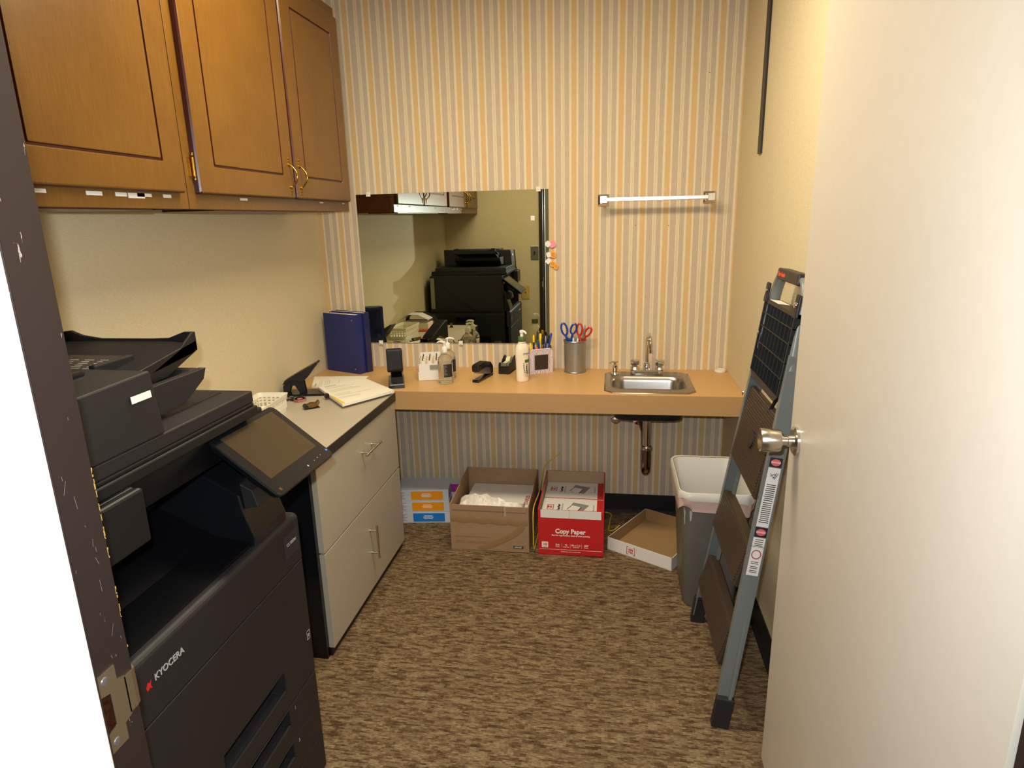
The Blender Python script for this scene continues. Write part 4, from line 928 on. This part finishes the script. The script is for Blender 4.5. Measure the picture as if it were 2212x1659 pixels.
for j, (a, b, z) in enumerate(((.02, .18, .068), (.02, .06, .045), (.08, .11, .045), (.125, .17, .045), (.02, .16, .038))): mb.box((bx0+a, by0-.0006, z), (bx0+b, by0-.0001, z+.0035))
mb.build('faded_print', mat('faded_brown_ink', '#93684c', .8), bb)
# contents of the brown carton
o = thing('paper_box', 'white box with red lettering lying in the brown cardboard box', 'box', (-.50, 2.80, .005))
MB().box((-.668, 2.66, .005), (-.362, 2.925, .165)).build('carton', 'white', o, bevel=.002)
text('STAPLES', frame((-.378, 2.75, .1655), (0, 1, 0), (-1, 0, 0)), .026, 'redink', o, bold=.02)
bg = MB(); random.seed(21); nx_, ny_ = 34, 20; vs = []
from mathutils import noise as mn
for j in range(ny_+1):
    for i in range(nx_+1):
        u, v = i/nx_, j/ny_; x = -.685+.305*u+.006*mn.noise(Vector((u*6, v*6, 3))); y = 2.562+.20*v*(.75+.25*math.sin(u*5+1))+.01*mn.noise(Vector((u*5, v*5, 9)))
        base = .1665 if y > 2.63 else .14
        env = (math.sin(PI*u)**.35)*(math.sin(PI*min(1, v*.9+.1))**.5)
        z = base+env*(.046+.045*mn.noise(Vector((u*4, v*4, 1)))+.022*abs(mn.noise(Vector((u*13, v*9, 5))))+.012*abs(mn.noise(Vector((u*27, v*19, 2)))))
        vs.append((x, y, max(z, base+.0005)))
bg.add(vs, [(j*(nx_+1)+i, j*(nx_+1)+i+1, (j+1)*(nx_+1)+i+1, (j+1)*(nx_+1)+i) for j in range(ny_) for i in range(nx_)], True)
o = single(bg, 'plastic_bag', 'bag', 'crumpled white plastic bag on top of the brown box contents', 'plastic bag')
md = o.modifiers.new('s', 'SOLIDIFY'); md.thickness = .0012
MB()

# red copy paper carton
rx0, rx1, ry0, ry1 = -.304, -.016, 2.548, 2.962
rb = thing('copy_paper_box', 'open red and white copy paper carton', 'box', (-.16, 2.75, 0))
def carton_in(x0, x1, y0, y1, zf, zb, m):
    t = .004; MB().box((x0+t, y1-t-.0006, .005), (x1-t, y1-t, zb-.001)).prism([(y0+t, .005), (y1-t, .005), (y1-t, zb-.001), (y0+t, zf-.001)], 'x', x0+t, x0+t+.0006).prism([(y0+t, .005), (y1-t, .005), (y1-t, zb-.001), (y0+t, zf-.001)], 'x', x1-t-.0006, x1-t).build('lining', 'cardin', m)
carton(rx0, rx1, ry0, ry1, .218, .232).build('carton', 'red', rb, bevel=.001)
carton_in(rx0, rx1, ry0, ry1, .218, .2325, rb)
MB().box((rx0+.004, ry1-.0045, .225), (rx1-.004, ry1+.0003, .2335)).build('back_rim', 'cardin', rb)
fp = frame((0, ry0, 0), (1, 0, 0), (0, 0, 1))
MB().box((rx0+.012, ry0-.0012, .181), (rx1-.012, ry0, .2185)).build('white_flap', 'white', rb)
MB().box((-.1665, ry0-.0016, .183), (-.1655, ry0-.0012, .218)).build('perforation', 'cardin', rb)
xc = (rx0+rx1)/2
def ft(s, x, z, sz, bold=0, al='CENTER', mm='whiteink', sx=1): text(s, frame((x, ry0-.0004, z), (1, 0, 0), (0, 0, 1)), sz, mm, rb, bold=bold, align=al, sx=sx)
ft('Copy Paper', xc-.002, .117, .030, .03, sx=.92)
ft('Best for high-volume, black & white printing', xc, .0975, .0098, .012, sx=.96)
MB().box((rx0+.016, ry0-.0008, .036), (rx0+.044, ry0-.0001, .064)).build('count_badge', 'whiteink', rb)
text('10', frame((rx0+.030, ry0-.0012, .052), (1, 0, 0), (0, 0, 1)), .018, 'red', rb, bold=.03); text('reams', frame((rx0+.030, ry0-.0012, .040), (1, 0, 0), (0, 0, 1)), .006, 'red', rb)
for s, s2, x in (('20 lb', 'Weight', -.218), ('92', 'Brightness', -.180), ('8\u00bd x 11 in', 'Letter size', -.137), ('5000', 'Sheets', -.092)): ft(s, x, .0515, .011, .02, sx=.8); ft(s2, x, .0425, .0062)
for x in (-.200, -.162, -.112): MB().box((x, ry0-.0006, .038), (x+.0008, ry0-.0001, .058)).build('rule', 'whiteink', rb)
MB().box((rx0+.006, ry0-.0006, .028), (rx1-.006, ry0-.0001, .029)).build('rule', 'whiteink', rb)
ft('Contains ten reams of letter paper', xc, .019, .0062)
for i, (y0, y1, lab) in enumerate(((2.762, 2.952, 'rear wrapped ream of copy paper in the red carton'), (2.556, 2.758, 'front wrapped ream of copy paper in the red carton'))):
    o = thing('paper_ream', lab, 'ream of paper', (-.16, (y0+y1)/2, .005), 0, 'wrapped reams in the red carton')
    zt = .176
    MB().box((rx0+.006, y0, .005), (rx1-.006, y1, zt)).build('wrapper', 'white', o, bevel=.002)
    MB().box((rx1-.034, y0+.0005, zt), (rx1-.0065, y1-.0005, zt+.0004)).box((rx0+.006, y0+.0005, zt), (rx1-.034, y0+.0065, zt+.0004)).build('red_band', 'red', o)
    q = frame((0, 0, zt+.0006), (0, 1, 0), (-1, 0, 0)); ym = (y0+y1)/2+.01
    MB().box((ym-.022, .272, 0), (ym+.022, .275, .0003), q).box((ym-.022, .245, 0), (ym+.022, .248, .0003), q).box((ym-.024, .245, 0), (ym-.021, .275, .0003), q).box((ym+.021, .245, 0), (ym+.024, .275, .0003), q).build('logo_frame', 'redink', o)
    text('TRU\nRED', frame((-.262, ym, zt+.0009), (0, 1, 0), (-1, 0, 0)), .011, 'redink', o, bold=.03)
    text('Copy Paper', frame((-.222, ym, zt+.0009), (0, 1, 0), (-1, 0, 0)), .016, 'ink', o, bold=.03, sx=.8)
    text('Best for high-volume printing', frame((-.206, ym, zt+.0009), (0, 1, 0), (-1, 0, 0)), .0065, 'greyink', o)
    MB().add([(-.178, ym-.03, zt+.0005), (-.160, ym+.055, zt+.0005), (-.085, ym+.03, zt+.0005), (-.115, ym-.045, zt+.0005), (-.128, ym-.04, zt+.0005), (-.105, ym+.02, zt+.0005)], [(0, 5, 4), (0, 1, 2, 5), (5, 2, 3, 4)]).build('picture', mat('grey_print_%d' % i, '#8d8b8a', .7), o)
    pw = MB().add([(-.185, ym-.02, zt+.0008), (-.165, ym+.025, zt+.0008), (-.118, ym+.006, zt+.0008), (-.136, ym-.045, zt+.0008)], [(0, 1, 2, 3)]); pw.build('picture_sheet', 'white', o)
    MB().add([(-.185, ym-.02, zt+.001), (-.165, ym+.025, zt+.001), (-.162, ym+.0235, zt+.001), (-.182, ym-.0215, zt+.001)], [(0, 1, 2, 3)]).add([(-.140, ym-.043, zt+.001), (-.122, ym+.008, zt+.001), (-.118, ym+.006, zt+.001), (-.136, ym-.045, zt+.001)], [(0, 1, 2, 3)]).build('picture_line', 'ink', o)
    text('500 sheets  8.5 x 11 in', frame((-.064, ym, zt+.0009), (0, 1, 0), (-1, 0, 0)), .0075, 'greyink', o)

# shallow carton lid
lo = thing('box_lid', 'shallow white carton lid with brown inside, lying open side up', 'box lid', (.0, 2.625, 0), -30.6)
h = MW[lo.name]; LW, LD, LH = .312, .36, .061
mb = MB().box((0, 0, .0005), (LW, LD, .0035), h).box((0, 0, .0005), (LW, .003, LH), h).box((0, LD-.003, .0005), (LW, LD, LH), h).box((0, 0, .0005), (.003, LD, LH), h).box((LW-.003, 0, .0005), (LW, LD, LH), h)
mb.build('lid', 'white', lo)
t3 = .0032
MB().box((t3, t3, .0036), (LW-t3, LD-t3, .0042), h).box((t3, t3, .004), (LW-t3, t3+.0006, LH+.0004), h).box((t3, LD-t3-.0006, .004), (LW-t3, LD-t3, LH+.0004), h).box((t3, t3, .004), (t3+.0006, LD-t3, LH+.0004), h).box((LW-t3-.0006, t3, .004), (LW-t3, LD-t3, LH+.0004), h).build('lining', mat('lid_cardboard', '#9d7c50', .8), lo)
q = h @ frame((.118, -.0004, .030), (1, 0, 0), (0, 0, 1))
text('TRU\nRED', q @ R(180), .0125, 'red', lo, bold=.035)
mb = MB()
for sx in (-1, 1):
    mb.box((sx*.0195-.0012, -.019, 0), (sx*.0195+.0012, .019, .0005), q)
    for sy in (-1, 1): mb.box((min(sx*.0195, sx*.0115), sy*.0178-.0012, 0), (max(sx*.0195, sx*.0115), sy*.0178+.0012, .0005), q)
mb.build('logo_frame', 'red', lo)

# yellow cable
pts = [(-.243, 3.012, .305), (-.262, 3.0, .295), (-.285, 2.99, .282), (-.310, 2.985, .262), (-.322, 2.97, .235), (-.325, 2.90, .20), (-.325, 2.78, .19), (-.325, 2.64, .21), (-.3245, 2.57, .215), (-.3245, 2.543, .19), (-.3245, 2.540, .10), (-.3245, 2.55, .03), (-.3245, 2.60, .008), (-.3245, 2.90, .006), (-.32, 2.985, .006), (-.20, 2.99, .006), (.0, 2.985, .006), (.01, 2.90, .005), (.005, 2.80, .005), (.03, 2.775, .02), (.055, 2.775, .045)]
def smooth(p, n=5):
    p = [Vector(a) for a in p]; out = []
    for i in range(len(p)-1):
        a, b, c, d = p[max(0, i-1)], p[i], p[i+1], p[min(len(p)-1, i+2)]
        for k in range(n):
            t = k/n; out.append(.5*((2*b)+(c-a)*t+(2*a-5*b+4*c-d)*t*t+(3*b-a-3*c+d)*t**3))
    return out+[p[-1]]
single(MB().tube(smooth(pts), .0028, 8), 'cable', 'cord', 'thin yellow cable running between the brown and red boxes', 'cable')

# ------------------------------------------------------------------ wastebasket
wb = thing('wastebasket', 'grey plastic wastebasket with white liner under the counter end', 'wastebasket', (.385, 2.33, 0))
wy, wx = 2.320, .380
MB().loft([rr(.385, 2.335, .090, .115, .035, .0005), rr(.384, 2.333, .096, .122, .036, .02), rr(wx+.002, wy+.004, .118, .168, .04, .42), rr(wx, wy, .126, .182, .042, .495), rr(wx, wy, .131, .187, .044, .497), rr(wx, wy, .131, .187, .044, .505), rr(wx, wy, .124, .180, .04, .505), rr(wx+.002, wy+.004, .114, .164, .038, .42), rr(.385, 2.335, .090, .115, .035, .01)], True, True, True).build('bin', 'cork', wb, sharp=60)
def wav(l, amp, ph, k=9): 
    n = len(l); cx, cy = wx, wy; out = []
    for i, p in enumerate(l):
        a = 2*PI*i/n; e = 1+amp*math.sin(a*k+ph)+amp*.6*math.sin(a*(k*2.3)+ph*2); out.append((cx+(p[0]-cx)*e, cy+(p[1]-cy)*e, p[2]+amp*.9*math.sin(a*3+ph)))
    return out
N8 = 12
ln_ = MB().loft([wav(rr(.385, 2.335, .070, .095, .03, .06, N8), .03, 1), wav(rr(.384, 2.333, .095, .135, .03, .22, N8), .025, 2), wav(rr(wx, wy, .108, .158, .035, .38, N8), .012, .5), rr(wx, wy, .1215, .1775, .040, .500, N8), rr(wx, wy, .128, .184, .044, .508, N8), wav(rr(wx, wy, .134, .190, .046, .503, N8), .004, 1), wav(rr(wx, wy, .134, .190, .046, .478, N8), .008, 2)], True, False, True)
lo2 = ln_.build('liner', 'liner', wb, sharp=180); 
MB().loft([wav(rr(wx, wy, .1335, .1895, .046, .480, N8), .006, 2), wav(rr(wx, wy, .133, .189, .046, .462, N8), .014, 3, 7), wav(rr(wx, wy, .131, .187, .046, .438, N8), .018, 2, 5)], False, False, True).build('liner_fold', 'linerp', wb, sharp=180)

# ------------------------------------------------------------------ ladder
tl = math.atan(.17/1.28)
lad = thing('folding_ladder', 'grey folding step ladder leaning on the right wall behind the door', 'ladder', (.33, 2.135, 0))
# local: x along the width (towards the doorway), y out to the wall, z up the rails
es = Vector((math.sin(tl), 0, math.cos(tl))); ey = Vector((0, -1, 0)); en = Vector((math.cos(tl), 0, -math.sin(tl)))
LM = Matrix((ey, en, es)).transposed().to_4x4(); LM.translation = Vector((.322, 2.135, .004))
def rail(x0, x1, L, side):
    mb = MB(); d = (x1-x0)/L
    t = .0025; w = .044; fl_ = .020
    def sec(z):
        x = x0+d*z
        s = -side   # web on the outer side, flanges point inwards
        a = [(x, -.012), (x+s*fl_, -.012), (x+s*fl_, -.012+t), (x+s*t, -.012+t), (x+s*t, w-.012-t), (x+s*fl_, w-.012-t), (x+s*fl_, w-.012), (x, w-.012)]
        return [(p[0], p[1], z) for p in a]
    return mb.loft([sec(.03), sec(L)], True, True, False, LM)
fr0, fr1 = lambda z: .0+.082*z, lambda z: .512-.058*z
Lr = 1.10
rail(0, fr0(Lr), Lr, -1).build('rail', 'lad', lad, bevel=.0006)
nr = rail(.512, fr1(Lr), Lr, 1).build('rail', 'lad', lad, bevel=.0006)
# arched hand rail
ax0, ax1 = fr0(Lr), fr1(Lr)
def flat_tube(pts, hw, hd):
    L = []
    pts = [Vector(p) for p in pts]
    for i, p in enumerate(pts):
        d = (pts[min(i+1, len(pts)-1)]-pts[max(i-1, 0)]).normalized(); n = Vector((d.z, 0, -d.x)); e = Vector((0, 1, 0))
        L.append([p+n*(hw*math.copysign(abs(math.cos(q))**.6, math.cos(q)))+e*(hd*math.copysign(abs(math.sin(q))**.6, math.sin(q))) for q in [2*PI*k/16 for k in range(16)]])
    return MB().loft(L, True, True, True, LM)
top = 1.292
arch = [(ax0+.005, .006, 1.06), (ax0+.016, .006, 1.14)]+[(ax0+.023+.055*(1-math.cos(rad(a))), .006, 1.20+(.088)*math.sin(rad(a))) for a in range(0, 91, 15)]
arch2 = [(ax1-.005, .006, 1.06), (ax1-.016, .006, 1.14)]+[(ax1-.023-.055*(1-math.cos(rad(a))), .006, 1.20+(.088)*math.sin(rad(a))) for a in range(0, 91, 15)]
pts = arch+arch2[::-1]
flat_tube(pts, .009, .016).build('hand_rail', 'lad', lad)
gx0, gx1 = ax0+.072, ax1-.072
gr = MB().box((gx0, -.014, top-.020), (gx1, .022, top+.012), LM).build('grip', 'blkedge', lad, bevel=.004)
text('Easy Reach', LM @ frame((gx0+.052, -.0146, top-.004), (1, 0, 0), (0, 0, 1)), .017, 'orange', gr, bold=.02, sx=.95)
# tool tray: dark lattice underside
ty0 = fr0(1.1)+.010; ty1 = fr1(1.1)-.012
tt = MB().box((ty0, -.016, 1.196), (ty1, .030, 1.206), LM).box((ty0, -.018, .985), (ty0+.006, .004, 1.206), LM).box((ty1-.006, -.018, .985), (ty1, .004, 1.206), LM).box((ty0, .006, .985), (ty1, .009, 1.2), LM)
tt.prism([(ty0, .985), (ty0+.03, .965), (ty1-.03, .965), (ty1, .985)], 'y', -.016, .009, LM)
for z in (1.165, 1.125, 1.075, 1.03): tt.box((ty0, -.016, z), (ty1, .008, z+.003), LM)
for k in range(1, 9):
    x = ty0+(ty1-ty0)*k/9; tt.box((x-.0012, -.014, .985), (x+.0012, .008, 1.2), LM)
tr = tt.build('tool_tray', 'blk', lad)
MB().box((ty0+.03, -.010, 1.2062), (ty0+.13, .022, 1.2068), LM).build('sticker', 'paper', tr, label='pale printed sticker')
MB().box((ty0-.012, -.020, 1.195), (ty0+.022, -.012, 1.255), LM).box((ty1-.022, -.020, 1.195), (ty1+.012, -.012, 1.255), LM).build('bracket', 'blk', tr, bevel=.006)
mb = MB()
for (x, z) in ((ty0+.006, 1.228), (ty1-.006, 1.228), (ty0+.014, 1.10), (fr0(.93)+.012, .90)): mb.lathe([(.0085, -.0205), (.0075, -.0235), (.001, -.0245)], (x, 0, z), 16, 'y', LM)
mb.build('bolt', 'chrome', lad)
def tread(z0, z1, tilt=9, yc=.000, th=.016, part=True):
    x0, x1 = fr0((z0+z1)/2)+.024, fr1((z0+z1)/2)-.024; H = z1-z0
    h = LM @ T((x0+x1)/2, yc, (z0+z1)/2) @ R(-tilt, 'X'); W = (x1-x0)/2
    o = MB().box((-W, -th, -H/2), (W, th, H/2), h).build('step', 'tread', lad, bevel=.004)
    n = int(H/.0095)
    mb = MB()
    for k in range(n):
        z = -H/2+.008+k*(H-.016)/(n-1); mb.prism([(-th-.003, z-.0016), (-th+.001, z-.003), (-th+.001, z+.003), (-th-.003, z+.0016)], 'x', -W+.008, W-.008, h)
    mb.build('ribbing', 'tread', o)
    MB().cyl((-W-.012, .006, H*.12), (W+.02, .006, H*.12), .0045, mx=h, n=10).build('pin', 'satin', o)
    return o, h, W, H
tread(.176, .296); tread(.424, .554); o, h, W, H = tread(.690, .930, 4, -.001, .010)
MB().tube([(W-.10, -.008, H/2-.012), (W-.075, -.006, H/2+.03), (W-.05, -.006, H/2+.042), (W-.02, -.004, H/2+.028)], .005, 10, mx=h).build('latch', 'blk', o)
MB().prism(arcp(.01, .0, .026, 0, 360, 20)[:-1], 'y', -.0165, -.012, h).build('grip_patch', 'blkedge', o)
# rear legs folded flat behind the steps
for x, zz in ((.045, .20), (.505, .12)):
    MB().loft([[(x+(.0 if x < .2 else -.0), .016, zz-.02), (x+.016, .016, zz-.02), (x+.016, .024, zz-.02), (x, .024, zz-.02)], [(fr0(1)+.03 if x < .2 else fr1(1)-.046, .014, .98), (fr0(1)+.046 if x < .2 else fr1(1)-.03, .014, .98), (fr0(1)+.046 if x < .2 else fr1(1)-.03, .022, .98), (fr0(1)+.03 if x < .2 else fr1(1)-.046, .022, .98)]], True, True, False, LM).build('rear_leg', 'satin' if 0 else 'lad', lad)
for s, x in ((-1, -.004), (1, .516)):
    MB().loft([[(x-.010-.002*s, -.016, z) for _ in (0,)] + [(x+.014-.002*s, -.016, z), (x+.014-.002*s, .034, z), (x-.010-.002*s, .034, z)] for z in (.0, .10)], True, True, False, LM @ T(-.0045*s, 0, 0)).build('foot', 'rubber', lad, bevel=.003)
# warning labels on the near rail's outer face
def web(z, y0, y1, z1, m, name, par, e=0):
    mb = MB(); d = -.058
    def P(y, zz, k): return (.512+d*zz+.0004+e+k, y, zz)
    mb.add([P(y0, z, 0), P(y1, z, 0), P(y1, z1, 0), P(y0, z1, 0), P(y0, z, .0004), P(y1, z, .0004), P(y1, z1, .0004), P(y0, z1, .0004)], [(3, 2, 1, 0), (4, 5, 6, 7), (0, 1, 5, 4), (1, 2, 6, 5), (2, 3, 7, 6), (3, 0, 4, 7)], False, LM)
    return mb.build(name, m, par)
ya, yb = -.006, .026
wl = web(.630, ya, yb, .800, 'white', 'warning_label', nr); web(.802, ya, yb, .828, 'label', 'warning_label', nr); web(.600, ya, yb, .628, 'label', 'warning_label', nr); w3 = web(.572, ya, yb, .598, 'white', 'warning_label', nr); w4 = web(.485, ya, yb, .570, 'white', 'warning_label', nr)
def disc(zc, rz, ry, m, par, e=.0006, ring=False):
    mb = MB(); c = Vector((.512-.058*zc+.0004+e, (ya+yb)/2, zc)); n = 24
    o_ = [LM @ (c+Vector((-.058*rz*math.sin(2*PI*i/n), ry*math.cos(2*PI*i/n), rz*math.sin(2*PI*i/n)))) for i in range(n)]
    if ring:
        i_ = [LM @ (c+Vector((-.058*rz*.8*math.sin(2*PI*i/n), .8*ry*math.cos(2*PI*i/n), .8*rz*math.sin(2*PI*i/n)))) for i in range(n)]
        mb.add(o_+i_, [(i, (i+1) % n, n+(i+1) % n, n+i) for i in range(n)])
    else: mb.add(o_, [tuple(range(n))])
    return mb.build('emblem', m, par)
pk = mat('danger_pink', '#d8686c', .6)
disc(.815, .0095, .0125, pk, wl); disc(.614, .010, .0125, pk, wl); disc(.548, .014, .013, 'redink', w4, ring=True)
wm = lambda zc, yy=.010: LM @ frame((.512-.058*zc+.0012, yy, zc), (0, 1, 0), (-.058, 0, 1))
text('DANGER', wm(.815), .0062, 'whiteink', wl); text('DANGER', wm(.614), .0062, 'whiteink', wl)
mb = MB(); random.seed(9)
for z0, n in ((.752, 9), (.700, 11)):
    for k in range(n):
        a = .011+.002*random.random(); q = wm(z0-k*.0056); mb.box((-a, -.0011, 0), (a, .0011, .0002), q)
mb.build('print', 'ink', wl)
mb = MB(); q = wm(.778)
for a, b, c, d in ((-.008, -.002, .004, .006), (-.004, .0, .003, -.006), (.0, -.008, .008, .010), (.004, -.010, .012, .008), (.0, -.004, .006, -.006), (.003, .002, .009, .0), (-.009, .006, -.003, .001)):
    mb.tube([(a, b, .0004), (c, d, .0004)], .0007, 5, mx=q)
mb.build('pictogram', 'ink', wl)
mb = MB()
for z in (.592, .586, .580, .575): mb.box((-.011, -.0009, 0), (.011, .0009, .0002), wm(z))
mb.build('print', 'ink', w3)
mb = MB()
for z in (.526, .521, .512, .507, .500, .495): mb.box((-.010, -.0009, 0), (.010, .0009, .0002), wm(z))
mb.build('print', 'ink', w4)
